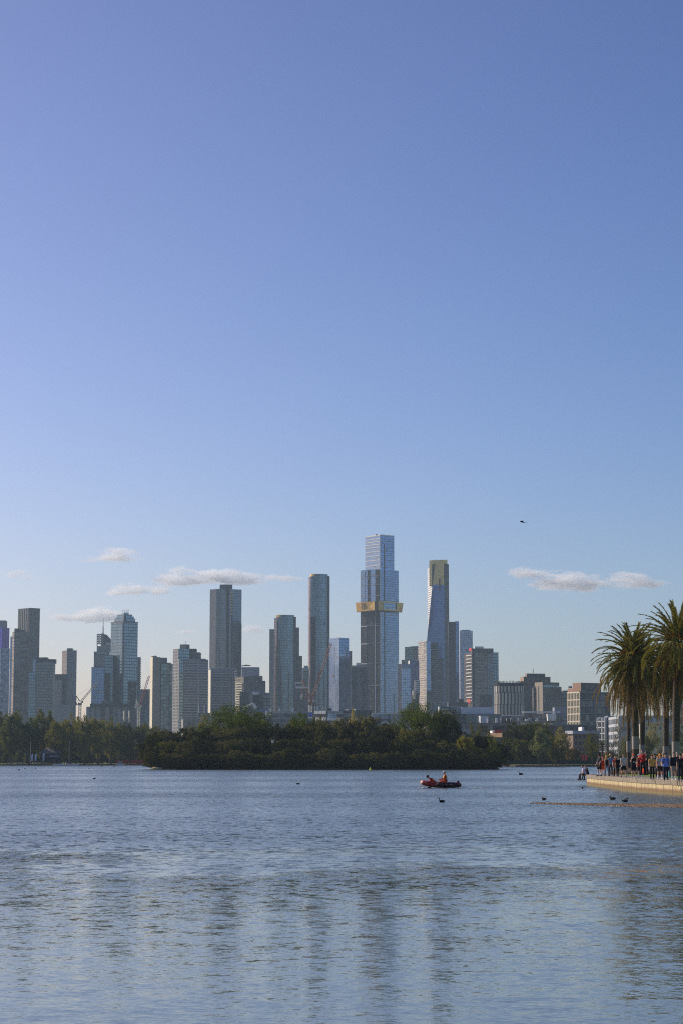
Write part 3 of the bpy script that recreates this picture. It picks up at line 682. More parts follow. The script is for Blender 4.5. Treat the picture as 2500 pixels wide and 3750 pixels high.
# reflection of a dark block, painted in as darker storeys and a side block
B.on('mirrored_storeys', pl[0], pl[1], .0, .82, 2488, 2640, G_DARK, .25); B.on('mirrored_storeys', pl[1], pl[2], .38, .96, 2494, 2640, G_DARK, .25); B.shaft('mirrored_block', B.plan(381, None, 401, 2), 2464, [G_DARK])
B = Bld('apartment_tower', 'slim tower edge with stacked balconies right of the teal glass tower', 2550, 507)
pl = B.plan(494, 509, 514, k=1.5); B.shaft('shaft', pl, 2406, [G_RESD]); B.bands('balcony', pl[1], pl[2], 0, 1, vr(2412, 2600, 8), 3, GREYP, .9)
B = Bld('podium_block', 'broad low block with tall white vertical window strips and dark roof slab', 2150, 410)
pl = B.plan(317, None, 500); B.shaft('body', pl, 2588, [G_VWIN]); B.on('roof_slab', pl[0], pl[1], .08, .985, 2577, 2589, DKM, 3); B.on('dark_block', pl[0], pl[1], .31, .525, 2568, 2790, CONC_D, 2); B.on('pale_panel', pl[0], pl[1], .38, .465, 2570, 2790, CONC, 3); B.on('end_wall', pl[0], pl[1], .86, .99, 2590, 2790, G_BROWN, 1.5)
for u in (455, 474): B.bar('chimney', (XU(u, 2130), 2130, ZV(2650, 2130)), (XU(u, 2130), 2130, ZV(2603, 2130)), 1.6, CREAM)
B = Bld('office_block', 'dark grey block behind the slender red and white crane', 2600, 524); B.shaft('body', B.plan(499, None, 549), 2524, [G_SLATE]); B.shaft('teal_wing', B.plan(519, None, 549, -15), 2605, [G_TEAL])
B = Bld('tower', 'beige concrete tower with sunlit edge and a rounded glass side', 2350, 585)
pl = B.plan(549, 558, 586, k=1.6); B.shaft('core', pl, 2406, [CREAM, CONC, CONC], mis=[0, 1, 1, 0]); B.on('stone_strip', pl[1], pl[2], .0, .3, 2410, 2780, CONC, .3)  # cream left faces: sunlight on the edge put into the colour
B.shaft('back_core', B.plan(575, None, 608, 14), 2406, [CONC], vb=2440); B.shaft('glass_side', oval(578, 632, 2352, .6), 2430, [facade(rgb(84, 96, 104), (.14, .20, .21, 1), 4.2, 3.4, .22, .12, .7, .15, .5)]); B.shaft('glass_top', oval(590, 625, 2356, .5), 2426, [DKM], vb=2430)
roofbits(B, pl, 2406, 3, n=2, hv=8)
B = Bld('apartment_tower', 'stepped apartment tower with punched side wall and long balcony bands', 2300, 690)
pl = B.plan(632, 655, 762, k=.45); B.shaft('slab_block', pl, 2413, [G_PUNCH, G_BAND, CONC], mis=[0, 1, 1, 0])
sp = B.plan(632, 652, 692, 10); B.shaft('side_tower', sp, 2374, [G_PUNCH, G_TEAL, CONC], mis=[0, 1, 1, 0], vb=2413); B.shaft('upper_step', B.plan(676, None, 732, 22), 2385, [G_RESD], vb=2413); B.shaft('upper_step', B.plan(672, None, 717, 26), 2371, [DKM], vb=2385); B.shaft('plant_room', B.plan(657, 680, 693, 24), 2355, [CONC, CONC_D], vb=2374, mis=[0, 1, 1, 0]); B.shaft('plant_room', B.plan(732, None, 751, 20), 2409, [DKM], vb=2413)
B.on('glass_strip', pl[1], pl[2], .0, .14, 2414, 2780, G_TEAL, .3); B.bands('balcony', pl[1], pl[2], .15, .98, vr(2421, 2640, 9.6), 3.6, GREYP, 1.5); B.on('pier', pl[1], pl[2], .62, .67, 2413, 2780, GREYP, 1.2)
B.bar('aerial', (XU(679, 2330), 2330, ZV(2355, 2330)), (XU(679, 2330), 2330, ZV(2349, 2330)), .5, DKM)
# --- tall grey pair of slabs
B = Bld('tower', 'tall grey brown glass tower of folded slabs with plant box on top', 2750, 825)
x = B.d
A = [PT(766, x + 8), PT(790, x), PT(808, x - 3), PT(827, x - 1), PT(838, x), PT(850, x + 2), PT(883, x + 9), PT(880, x + 40), PT(766, x + 44)]
B.shaft('shaft', A, 2157, [G_PEARL, G_PEARLB, G_DARK, CONC_D], mis=[0, 0, 0, 2, 0, 1, 1, 0, 0]); B.shaft('plant_room', [PT(802, x + 8), PT(826, x + 5), PT(849, x + 9), PT(849, x + 30), PT(802, x + 30)], 2139, [CONC_D], vb=2157)
B.on('recess', A[3], A[4], .05, .4, 2160, 2450, G_DARK, .3); B.on('recess', A[4], A[5], .55, .98, 2172, 2450, G_DARK, .3); B.on('recess', A[1], A[2], -.02, .08, 2340, 2450, G_DARK, .3); B.on('recess', A[6], A[7], .0, .5, 2285, 2450, G_DARK, .3); B.on('recess', A[5], A[6], .25, .75, 2384, 2470, G_DARK, .3); B.on('recess', A[5], A[6], .75, .99, 2285, 2470, G_DARK, .3)
B.bands('gold_glint', A[4], A[5], .62, .92, vr(2168, 2255, 11), 6, GOLD, .5); B.on('recess', A[1], A[2], .75, .84, 2368, 2440, G_DARK, .3)
B = Bld('apartment_tower', 'lower apartment block with sunlit white edge in front of the tall folded tower', 2250, 815)
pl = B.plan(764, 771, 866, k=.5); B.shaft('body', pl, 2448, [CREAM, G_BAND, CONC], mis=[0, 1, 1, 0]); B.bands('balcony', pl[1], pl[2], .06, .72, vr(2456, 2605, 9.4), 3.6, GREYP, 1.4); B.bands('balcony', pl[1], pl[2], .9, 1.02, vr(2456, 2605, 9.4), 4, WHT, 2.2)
for t in (.01, .42, .73, .84): B.on('pier', pl[1], pl[2], t, t + .035, 2449, 2780, GREYP, 1.0)
B.ring('roof_slab', pl, 2447, 2451, GREYP, .6); B.on('soffit', pl[1], pl[2], .02, .9, 2594, 2606, DKM, 2)
B = Bld('apartment_block', 'stepped mid-rise with sunlit balconies on its left wall', 2200, 915)
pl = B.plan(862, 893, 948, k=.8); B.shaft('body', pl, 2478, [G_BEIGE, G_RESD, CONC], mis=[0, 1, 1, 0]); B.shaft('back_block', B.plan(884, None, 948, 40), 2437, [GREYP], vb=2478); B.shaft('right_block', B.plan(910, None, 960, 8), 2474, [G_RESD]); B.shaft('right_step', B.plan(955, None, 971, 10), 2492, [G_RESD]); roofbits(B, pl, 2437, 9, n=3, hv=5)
B.bands('balcony', pl[0], pl[1], .1, .9, vr(2500, 2600, 9), 4, CREAM, 1.2); B.shaft('dark_front', B.plan(878, None, 914, -20), 2537, [G_DARK])
B = Bld('industrial_block', 'dark blocks with a chimney tower and a folded white truss roof', 2000, 925)
B.shaft('body', B.plan(912, None, 960), 2545, [G_DARK]); B.shaft('right_wing', B.plan(950, None, 992, 20), 2534, [G_SLATE]); B.shaft('white_cap', B.plan(924, None, 950, 25), 2530, [WHT], vb=2545); B.shaft('chimney', B.plan(914, None, 926, -6), 2542, [CONC])
d = 1980; B.bar('truss', (XU(892, d), d, ZV(2595, d)), (XU(918, d), d, ZV(2582, d)), 2.2, GREYP); B.bar('truss', (XU(918, d), d, ZV(2582, d)), (XU(928, d), d, ZV(2577, d)), 2, GREYP); B.bar('truss', (XU(928, d), d, ZV(2577, d)), (XU(938, d), d, ZV(2594, d)), 2.4, WHT); B.shaft('hall', B.plan(886, None, 940, -15), 2592, [DKM])
m = MB(); m.prism([PT(940, d), PT(990, d), PT(990, d + 15), PT(940, d + 15)], ZV(2605, d), ZV(2596, d), top=[PT(962, d), PT(990, d), PT(990, d + 15), PT(962, d + 15)]); m.build('blue_roof', plain(rgb(60, 95, 160), .5, name='blue_roof'), B.root, B.o)
# --- oval pair
for nm, lab, uL, uR, d, vt, gl in (('oval_tower', 'shorter oval glass tower with gold roof rim', 1003, 1076, 2700, 2251, (1012, 1042)), ('oval_tower', 'taller oval glass tower with gold roof rim behind the orange crane', 1128, 1200, 2750, 2101, (1138, 1168))):
    B = Bld(nm, lab, d, (uL + uR) / 2)
    pl = oval(uL, uR, d, .8, 32); sh = ZV(vt + 10, d); m = MB()
    G1 = facade(rgb(78, 94, 106), (.115, .165, .20, 1), 3.5, 2.0, .14, .1, .85, .12, .28, blind=.04, wmetal=.4); G2 = facade(rgb(112, 106, 120), (.20, .185, .22, 1), 3.5, 2.0, .14, .1, .7, .2, .2, blind=.04, wmetal=.4)
    n = 32; dd = 0
    for i in range(n):
        a, b = pl[i], pl[(i + 1) % n]; L = hypot(b[0] - a[0], b[1] - a[1])
        za, zb = [ZV(vt + 11 * (XU(uR, d) - p[0]) / (XU(uR, d) - XU(uL, d)), d) for p in (a, b)]
        m.face([(a[0], a[1], 0), (b[0], b[1], 0), (b[0], b[1], zb), (a[0], a[1], za)], [(dd, 0), (dd + L, 0), (dd + L, zb), (dd, za)], 1 if 14 <= i <= 19 else 0); dd += L
    m.build('shaft', [G1, G2], B.root, B.o)
    rim = oval(uL + 7, uR - 1, d + 2, .78, 32); B.shaft('roof_rim', rim, vt, [GOLD, G_GREY], vb=vt + 24, mis=[0 if 11 <= i <= 21 else 1 for i in range(32)])
    ap = B.plan(uR - 4, None, uR + 7, 14); B.shaft('edge_fin', ap, vt + 5, [DKM])
    f0, f1 = ((20, 21) if uL < 1100 else (20, 22))
    for i0, i1, v0 in (((20, 21, 2275), (21, 22, 2340), (22, 23, 2440), (19, 20, 2365)) if uL < 1100 else ((20, 21, 2258), (21, 22, 2258), (22, 23, 2258), (19, 20, 2480))):
        B.on('mirrored_storeys', pl[i0], pl[i1], .0 if uL > 1100 else .1, 1.0 if uL > 1100 else .75, v0, 2640, G_DARK, .3)  # dark glass painted in for neighbours mirrored in the tower
    if uL > 1100: B.on('vent', pl[27], pl[29], .2, .7, 2276, 2289, DKM, .3)
B = Bld('tower', 'beige slab tower half hidden behind the shorter oval tower', 2850, 995); B.shaft('shaft', B.plan(986, None, 1008), 2304, [G_PEARL])
B = Bld('tower', 'dark stepped tower right of the shorter oval tower', 2850, 1088); B.shaft('shaft', B.plan(1070, None, 1095), 2298, [G_FIND]); B.shaft('lower_step', B.plan(1070, None, 1106, -8), 2403, [G_DARK])
B = Bld('apartment_block', 'grey apartment block with white framed roof terrace behind the orange crane', 2200, 1100); pl = B.plan(1080, None, 1128); B.shaft('body', pl, 2520, [G_RESD]); B.on('roof_frame', pl[0], pl[1], 0, .75, 2498, 2503, WHT, .5); B.on('roof_frame', pl[0], pl[1], 0, .05, 2503, 2520, WHT, .5); B.on('balcony_wall', pl[0], pl[1], .0, 1, 2514, 2521, WHT, .5)
B = Bld('apartment_block', 'pale green balconied block between the two oval towers', 2600, 1118); pl = B.plan(1107, None, 1131); B.shaft('body', pl, 2446, [plain(rgb(150, 172, 168), .6, name='green_panel')]); B.shaft('roof_step', B.plan(1113, None, 1128, 6), 2437, [GREYP], vb=2446); B.bands('balcony_recess', pl[0], pl[1], .25, .95, vr(2458, 2580, 8.5), 4.5, DKM, .4)
B = Bld('glass_tower', 'bright blue two sided glass tower with a column of dark windows on each side', 2500, 1240)
pl = B.plan(1205, 1242, 1277, k=1.3); B.shaft('shaft', pl, 2335, [G_PALE, G_BLUE, CONC], mis=[0, 1, 1, 0]); B.bands('window', pl[0], pl[1], .5, .56, vr(2370, 2500, 8.4), 4.6, DKM, .15); B.bands('window', pl[1], pl[2], .62, .82, vr(2370, 2600, 9), 4.2, DKM, .15); B.on('red_sign', pl[0], pl[1], .38, .46, 2471, 2476, REDP, .4)  # left glass paler than the right: its lit sheen is painted in
B = Bld('tower', 'thin dark brown tower edge right of the bright blue glass tower', 2650, 1280); B.shaft('shaft', B.plan(1262, None, 1288), 2384, [G_BROWN])
B = Bld('apartment_tower', 'dark grey twin bay apartment tower left of the tallest tower', 2300, 1316)
pl = B.plan(1283, None, 1350); B.shaft('shaft', pl, 2438, [G_RESD]); B.on('recess', pl[0], pl[1], .40, .47, 2440, 2700, DKM, .6); B.on('roof_frame', pl[0], pl[1], 0, 1, 2437, 2443, GREYP, .7)
for t in (0, .37, .47, .96): B.on('pier', pl[0], pl[1], t, t + .035, 2443, 2700, GREYP, .7)
B.bands('balcony', pl[0], pl[1], .12, .26, vr(2452, 2600, 9.5), 4, CONC_D, 1.0); B.bands('balcony', pl[0], pl[1], .62, .76, vr(2452, 2600, 9.5), 4, CONC_D, 1.0)
B.shaft('plant_room', B.plan(1303, None, 1320, 20), 2424, [CREAM], vb=2438)
# --- the tallest tower
B = Bld('skyscraper', 'tallest blue glass tower with a gold starburst collar half way up', 2820, 1390)
lo = B.plan(1320, 1391, 1460, k=.9); m1 = [0, 1, 1, 0]
B.shaft('lower_shaft', lo, 2225, [G_108D, G_108, DKM], mis=m1); B.shaft('middle_shaft', lo, 2083, [G_108, G_108, DKM], vb=2225, mis=m1)  # dark left face: reflected surroundings put into the glass colour
up = B.plan(1337, 1392, 1444, 14, k=1.3); B.shaft('upper_shaft', up, 1955, [G_108P, G_108, GREYP], vb=2083, mis=m1)
B.ring('parapet', up, 1953, 1957, WHT, .3)
for i, v in enumerate((1967, 1977, 1987, 1998, 2013, 2029, 2045, 2064)): B.on('floor_band', up[0], up[1], 0, 1, v, v + 2.4, WHT, .5); B.on('floor_band', up[1], up[2], 0, 1, v, v + 1.1, GREYP, .4)
B.on('pale_bay', lo[0], lo[1], .0, .22, 2085, 2225, G_108P, .4)
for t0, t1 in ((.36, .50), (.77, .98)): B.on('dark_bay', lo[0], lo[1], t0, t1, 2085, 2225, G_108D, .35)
for v in (2105, 2138, 2180): B.on('floor_band', lo[0], lo[1], 0, 1, v, v + 1.5, GREYP, .5)
for v in (2289, 2354, 2427): B.on('floor_band', lo[0], lo[1], 0, .34, v, v + 3, WHT, .6); B.on('floor_band', lo[0], lo[1], .34, 1, v, v + 1.2, GREYP, .5)
B.on('floor_band', lo[0], lo[1], .4, 1, 2508, 2510, GREYP, .5); B.on('brown_reflection', lo[0], lo[1], .0, .31, 2240, 2700, facade(rgb(76, 68, 68), (.05, .045, .048, 1), 3.4, 2.6, .24, .10, .2, .35, .4), .3)  # brown bay is a painted reflection in the left glass
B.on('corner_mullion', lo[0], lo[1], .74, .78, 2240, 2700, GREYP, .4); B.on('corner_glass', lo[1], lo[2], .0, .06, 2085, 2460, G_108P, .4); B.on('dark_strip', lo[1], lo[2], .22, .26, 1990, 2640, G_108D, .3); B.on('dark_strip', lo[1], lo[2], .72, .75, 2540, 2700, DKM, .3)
# starburst: a faceted collar of gold boxes, two of them open windows
d = B.d; zt, zb = ZV(2204, d), ZV(2237, d)
def gbox(part, uA, dA, uB, dB, uA2=None, uB2=None, back=14, mat=GOLD):
    m = MB(); a, b = PT(uA, dA), PT(uB, dB); a2, b2 = PT(uA2 or uA, dA), PT(uB2 or uB, dB)
    m.prism([a2, b2, (b2[0], b2[1] + back), (a2[0], a2[1] + back)], zb, zt, top=[a, b, (b[0], b[1] + back), (a[0], a[1] + back)], bottom=True); return m.build(part, mat, B.root, B.o)
gbox('starburst_point', 1301, d + 16, 1326, d + 6, 1305, 1330); gbox('starburst_point', 1326, d + 6, 1371, d - 10, 1330, 1371); gbox('starburst_recess', 1371, d - 8, 1385, d - 9, mat=plain(rgb(104, 82, 44), .4, .4, name='bronze_cladding')); gbox('starburst_point', 1385, d - 12, 1404, d - 14, 1385, 1402)
gbox('starburst_point', 1453, d + 12, 1477, d + 22, 1453, 1472)
m = MB()
for (a, b, q, w) in ((1404, 1455, 2204, 2208), (1404, 1455, 2232, 2237)): m.prism([PT(a, d - 13), PT(b, d + 6), PT(b, d + 14), PT(a, d - 5)], ZV(w, d), ZV(q, d), bottom=True)
m.build('starburst_frame', GOLD, B.root, B.o); B.on('starburst_window', PT(1404, d - 10), PT(1448, d + 7), 0, 1, 2208, 2232, G_108P, .2)
m = MB(); pq = [PT(1322, d + 3), PT(1327, d + 1)]; m.prism([pq[0], pq[1], (pq[1][0], pq[1][1] + 3), (pq[0][0], pq[0][1] + 3)], ZV(2232, d), ZV(2208, d)); m.build('starburst_window', DKM, B.root, B.o)
B.bar('roof_crane', (XU(1376, d), d + 20, ZV(1953, d)), (XU(1382, d), d + 20, ZV(1951, d)), 1, DKM)
# --- around and right of it
B = Bld('tower', 'plain pale blue tower just right of the tallest tower', 2700, 1480); pl = B.plan(1455, 1470, 1502); B.shaft('shaft', pl, 2431, [G_PALE]); B.on('crown_panel', pl[1], pl[2], 0, 1, 2432, 2448, plain(rgb(120, 138, 172), .4, name='blue_panel'), .3)
B = Bld('tower', 'green grey flat tower between the two tallest towers', 3000, 1508); pl = B.plan(1482, None, 1536); B.shaft('shaft', pl, 2369, [facade(rgb(92, 106, 108), (.13, .17, .17, 1), 3.5, 2.4, .25, .2, .7, .15, .4)]); B.shaft('low_step', B.plan(1470, None, 1486, 4), 2416, [G_FIND]); roofbits(B, pl, 2369, 5, n=2, hv=4)
B = Bld('tower', 'purple striped tower left of the banded white wing', 2850, 1514); pl = B.plan(1494, 1499, 1534); B.shaft('shaft', pl, 2419, [WHT, facade(rgb(110, 108, 150), (.08, .08, .16, 1), 3.5, 3.0, .1, .35, .6, .2, .6, odd=1), DKM], mis=[0, 1, 1, 0])
B = Bld('stone_building', 'old stone building with white stepped floors by the big island tree', 2000, 1520); pl = B.plan(1507, None, 1532); B.shaft('body', pl, 2545, [G_BROWN]); B.shaft('cream_turret', B.plan(1511, None, 1520, -3), 2528, [CREAM], vb=2560); wl = B.plan(1518, None, 1536, 8); B.shaft('upper_block', wl, 2490, [CONC], vb=2545); B.bands('white_floor', wl[0], wl[1], 0, .9, vr(2490, 2535, 7), 3.5, WHT, .8)
# gold crowned tower
B = Bld('skyscraper', 'gold crowned blue tower with white floor bands and a red stripe', 2980, 1600)
x = B.d; d = x
z0, zm, z1 = 0, ZV(2345, x), ZV(2142, x); lower = [PT(1563, x), PT(1628, x - 4), PT(1645, x + 14), PT(1645, x + 44), PT(1563, x + 44)]
B.shaft('lower_shaft', lower, 2345, [G_EUR, G_DARK, DKM], mis=[0, 1, 1, 1, 0])
mid_t = [PT(1584, x), PT(1628, x - 4), PT(1645, x + 14), PT(1645, x + 44), PT(1584, x + 44)]
B.shaft('tapered_shaft', lower, 2142, [G_EUR, G_DARK, DKM], vb=2345, mis=[0, 1, 1, 1, 0], top=mid_t)
B.shaft('left_wing', [PT(1567, x + 34), PT(1584, x + 5), PT(1590, x + 5), PT(1590, x + 40), PT(1567, x + 40)], 2074, [facade(rgb(214, 212, 206), (.32, .36, .40, 1), 3.4, 30, .45, 0, .5, .3, .2)], z0=ZV(2345, x))
B.shaft('dark_side', [PT(1627, x + 1), PT(1645, x + 14), PT(1645, x + 44), PT(1627, x + 44)], 2063, [G_DARK], vb=2142)  # right side dark all the way down: what the glass mirrors is painted in
B.shaft('gold_crown', [PT(1573, x + 3), PT(1582, x + 1), PT(1582, x + 36), PT(1573, x + 36)], 2052, [G_EURG], vb=2142)
m = MB(); m.prism([PT(1582, x + 1), PT(1627, x - 3), PT(1627, x + 36), PT(1582, x + 36)], z1, ZV(2051, x)); m.build('gold_crown', G_EURG, B.root, B.o)
B.shaft('roof_block', [PT(1612, x + 12), PT(1640, x + 12), PT(1640, x + 30), PT(1612, x + 30)], 2047, [G_EURG], vb=2066)
m = MB(); a, b, c_ = Vector((*PT(1583, x - .2), 0)), Vector((*PT(1594, x - 1.2), 0)), Vector((*PT(1583, x - .2), 0)); T1, T0 = ZV(2067, x), ZV(2146, x)
m.face([(a.x, a.y - .2, T0), (a.x + .6, a.y - .2, T0), (b.x, b.y - .2, T1), (a.x, a.y - .2, T1)]); m.build('slanted_recess', DKM, B.root, B.o)
m = MB(); q = PT(1610.5, x - 3.2); m.box((q[0], q[1], (ZV(2119, x) + ZV(2163, x)) / 2), (2.1, 1.2, ZV(2119, x) - ZV(2163, x))); m.build('red_stripe', plain(rgb(120, 40, 38), .6, name='red_stripe'), B.root, B.o)
for i, v in enumerate(vr(2154, 2345, 8.1)):
    f = (v - 2142) / 203; uL = 1584 - 21 * f; full = i % 3 == 0
    B.on('floor_band', PT(uL, x), PT(1628, x - 4), .16 if not full else .0, .80 if not full else 1.12 * .9, v, v + 1.5, GREYP, .4)
for i, v in enumerate(vr(2353, 2590, 8.1)):
    B.on('floor_band', PT(1563, x), PT(1628, x - 4), .45 if i % 3 else .0, .84 if i % 3 else 1, v, v + 2.2, GREYP if i > 10 else GREYP, .4)
for v in vr(2080, 2262, 8.1): B.on('wing_band', PT(1567, x + 34), PT(1584, x + 5), 0, 1, v, v + 3, WHT, .5)
B.on('reflected_storeys', PT(1563, x), PT(1628, x - 4), .19, .62, 2351, 2590, G_DARK, .2); B.on('reflected_storeys', PT(1563, x), PT(1628, x - 4), .62, .95, 2410, 2590, G_DARK, .2); B.on('edge_mullion', PT(1563, x), PT(1628, x - 4), .92, .95, 2410, 2580, G_PALE, .5)  # dark storeys stand in for buildings reflected in the front
B.bar('aerial', (XU(1600, x), x + 15, ZV(2050, x)), (XU(1601, x), x + 15, ZV(2045, x)), .6, DKM)
B = Bld('banded_wing', 'lower white banded tower joined in front of the gold crowned tower', 2900, 1550)
pl = B.plan(1531, 1561, 1577, k=2.9); B.shaft('shaft', pl, 2347, [facade(rgb(126, 132, 140), (.22, .25, .28, 1), 3.6, 3, .2, .08, .7, .2, .3), G_BLUE, CONC], mis=[0, 1, 1, 0])
for i, v in enumerate(vr(2348, 2590, 8.2)): B.on('floor_band', pl[0], pl[1], .0 if i % 3 == 0 else .2, 1 if i % 3 == 0 else .78, v, v + 3.2, CREAM, .5)
B.on('mirrored_storeys', pl[1], pl[2], 0, 1, 2530, 2640, G_DARK, .3)  # reflected neighbours painted on as dark storeys
B = Bld('apartment_tower', 'dark balconied tower with blue glass strip right of the gold crowned tower', 2800, 1662)
pl = B.plan(1643, None, 1668); B.shaft('shaft', pl, 2277, [facade(rgb(70, 62, 64), (.06, .06, .07, 1), 3.4, 3, .4, .2, .4, .25, .6)]); B.shaft('blue_strip', B.plan(1668, None, 1681, 1), 2275, [G_BLUE]); B.bands('balcony', pl[0], pl[1], .2, .9, vr(2284, 2560, 8.8), 2.2, CONC_D, 1.0); B.on('vent', PT(1668, 2801), PT(1681, 2801), .4, .7, 2368, 2374, DKM, .2)
B = Bld('tower', 'pale lavender tower behind the red topped apartment tower', 3050, 1706); pl = B.plan(1672, 1684, 1731); B.shaft('shaft', pl, 2309, [facade(rgb(140, 146, 176), (.24, .27, .36, 1), 3.5, 3, .2, .2, .7, .2, .25)]); B.shaft('roof_block', B.plan(1690, None, 1722, 10), 2305, [GREYP], vb=2309)
B = Bld('apartment_tower', 'beige gridded apartment tower with dark top and a red rooftop sign', 2450, 1760)
pl = B.plan(1699, 1729, 1807, k=.8); B.shaft('shaft', pl, 2391, [G_BRONZE, G_BEIGE, DKM], mis=[0, 1, 1, 0]); B.shaft('dark_top', B.plan(1729, None, 1807, 4), 2374, [CONC_D], vb=2391); B.shaft('roof_box', B.plan(1738, None, 1771, 14), 2365, [WHT], vb=2374); B.shaft('right_wing', B.plan(1800, None, 1825, 12), 2387, [G_TEAL])
B.bands('white_floor', pl[0], pl[1], .3, .95, vr(2398, 2570, 12.8), 3, WHT, .8); B.on('dark_bay', pl[1], pl[2], -.01, .1, 2392, 2600, G_DARK, .4); B.on('grey_bay', pl[1], pl[2], .70, 1, 2392, 2600, G_GREY, .35); B.bands('floor_band', pl[1], pl[2], .1, .7, vr(2416, 2545, 25.6), 1.4, DKM, .4); B.on('dark_base', pl[1], pl[2], .35, .9, 2544, 2700, G_DARK, .8)
B.on('red_sign', pl[0], pl[1], .65, .97, 2373, 2384, REDP, .6); B.on('red_panel', pl[0], pl[1], .45, .8, 2560, 2574, REDP, .9)
B = Bld('office_block', 'plain dark grey blocks filling the gap below the lavender tower', 2100, 1680); B.shaft('body', B.plan(1640, None, 1712), 2572, [CONC_D]); B.shaft('dark_box', B.plan(1676, None, 1697, -4), 2560, [DKM], vb=2574); B.shaft('side_block', B.plan(1700, None, 1830, 15), 2590, [G_SLATE])
# --- signed low complex
B = Bld('shopping_complex', 'long low complex with white roof boxes and a dark lettered sign', 1500, 1700)
pl = B.plan(1586, None, 1832); B.shaft('body', pl, 2615, [G_LOW]); B.shaft('sign_block', B.plan(1606, None, 1653, -4), 2588, [WHT], vb=2614); B.shaft('grey_block', B.plan(1653, None, 1690, 0), 2587, [GREYP], vb=2615); B.shaft('roof_hall', B.plan(1688, None, 1808, -3), 2590, [plain(rgb(198, 202, 214), .5, scale=.05, name='white_metal')], vb=2615); B.shaft('dark_glazing', B.plan(1705, None, 1832, -6), 2616, [plain(rgb(86, 100, 104), .2, .4, scale=.1, name='tinted_glass')], vb=2655)
sq = B.plan(1612, None, 1650, -6); s_ = B.shaft('sign', sq, 2589, [plain(rgb(22, 46, 62), .5, name='sign_navy')], vb=2604)
text('lettering', 'ANZ', 2.3, SGN, B.root, Vector((XU(1625.5, 1493), 1493.8, ZV(2597, 1493))) - B.o, (pi / 2, 0, 0), .05)
m = MB(); q = Vector((XU(1642, 1493), 1493.7, ZV(2596.5, 1493)))
for k in range(3):
    M_ = Matrix.Rotation(k * 2 * pi / 3, 3, 'Y'); m.ell(q + M_ @ Vector((0, 0, .55)), (.42, .12, .62), 8, 6, M=M_)
m.build('emblem', plain(rgb(40, 140, 190), .5, name='sign_blue'), B.root, B.o)
cb = B.plan(1746, 1757, 1787, -14, k=1.2); B.shaft('white_cube', cb, 2623, [WHT, plain(rgb(190, 190, 205), .6, name='white_metal')], vb=2660, mis=[0, 1, 1, 0])
for u, a, b in ((1630, 2606, 2650), (1660, 2612, 2650)): B.on('window_bay', PT(u, 1499), PT(u + 18, 1499), 0, 1, a + 8, b - 6, DKM, .3)
B.on('bridge_deck', PT(1640, 1470), PT(1900, 1470), 0, 1, 2650, 2656, CONC_D, .5)
for u in (1782, 1814, 1819): B.bar('flue', (XU(u, 1480), 1480, ZV(2652, 1480)), (XU(u, 1480), 1480, ZV(2630, 1480)), .8, WHT)
# --- right-hand mid-rise
B = Bld('round_tower', 'rounded apartment block clad in staggered pale vertical panels', 1750, 1866)
pl = oval(1812, 1922, 1750, .8, 40); B.shaft('drum', pl, 2512, [G_VPAN]); B.shaft('dark_crown', oval(1815, 1919, 1752, .8, 40), 2500, [DKM], vb=2513)
r = random.Random(8); op = oval(1815, 1919, 1751.5, .8, 60)
for k in range(30, 60): B.on('crown_fin', op[k], op[(k + 1) % 60], .15, .55, 2492 + r.uniform(0, 4), 2512, DKM, .4)
B.on('column', PT(1829, 1735), PT(1834, 1735), 0, 1, 2612, 2665, CONC, .5)
B = Bld('office_block', 'brown stepped office block with an orange lit left edge', 1950, 1955)
pl = B.plan(1904, 1917, 2015, k=.5); B.shaft('body', pl, 2478, [plain(rgb(150, 126, 110), .8, name='terracotta_or_sunlit_brown'), G_BROWN, CONC_D], mis=[0, 1, 1, 0]); B.shaft('upper_step', B.plan(1921, 1928, 1996, 8, k=.4), 2465, [plain(rgb(150, 126, 110), .8, name='terracotta_or_sunlit_brown'), plain(rgb(104, 90, 84), .8, scale=.1, name='brown_render')], vb=2478, mis=[0, 1, 1, 0])  # warmer, paler left faces have the sunlight painted in
B.bar('aerial', (XU(1952, 1965), 1965, ZV(2465, 1965)), (XU(1952, 1965), 1965, ZV(2450, 1965)), .5, DKM)
B = Bld('office_block', 'bronze glass office block with a sunlit beige left side', 1850, 2005)
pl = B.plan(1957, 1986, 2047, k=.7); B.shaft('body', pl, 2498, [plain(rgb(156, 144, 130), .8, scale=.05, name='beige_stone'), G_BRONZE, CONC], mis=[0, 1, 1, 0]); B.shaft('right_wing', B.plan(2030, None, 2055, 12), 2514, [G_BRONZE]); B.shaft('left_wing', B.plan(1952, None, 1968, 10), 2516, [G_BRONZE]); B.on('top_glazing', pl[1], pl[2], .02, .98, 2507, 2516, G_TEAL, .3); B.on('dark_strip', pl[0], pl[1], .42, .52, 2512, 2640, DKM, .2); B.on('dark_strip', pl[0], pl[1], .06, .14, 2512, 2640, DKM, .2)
B = Bld('office_block', 'blue grey block in the gap left of the orange brown building', 1900, 2062); B.shaft('body', B.plan(2050, None, 2085), 2533, [G_SLATE]); B.shaft('roof_room', B.plan(2060, None, 2085, 6), 2528, [plain(rgb(104, 90, 84), .8, scale=.1, name='brown_render')], vb=2533)
B = Bld('office_block', 'orange brown building behind the white gridded office', 1500, 2140)
T_ = plain(rgb(158, 122, 100), .8, name='terracotta_or_sunlit_brown'); pl = B.plan(2096, 2126, 2200, k=.6); B.shaft('upper_block', pl, 2500, [T_, G_BROWN], mis=[0, 1, 1, 0]); pl = B.plan(2078, 2100, 2160, 8, k=.6); B.shaft('lower_block', pl, 2519, [T_, G_BROWN], mis=[0, 1, 1, 0]); B.bar('dish_mast', (XU(2087, 1505), 1505, ZV(2520, 1505)), (XU(2087, 1505), 1505, ZV(2513, 1505)), 2.2, DKM)
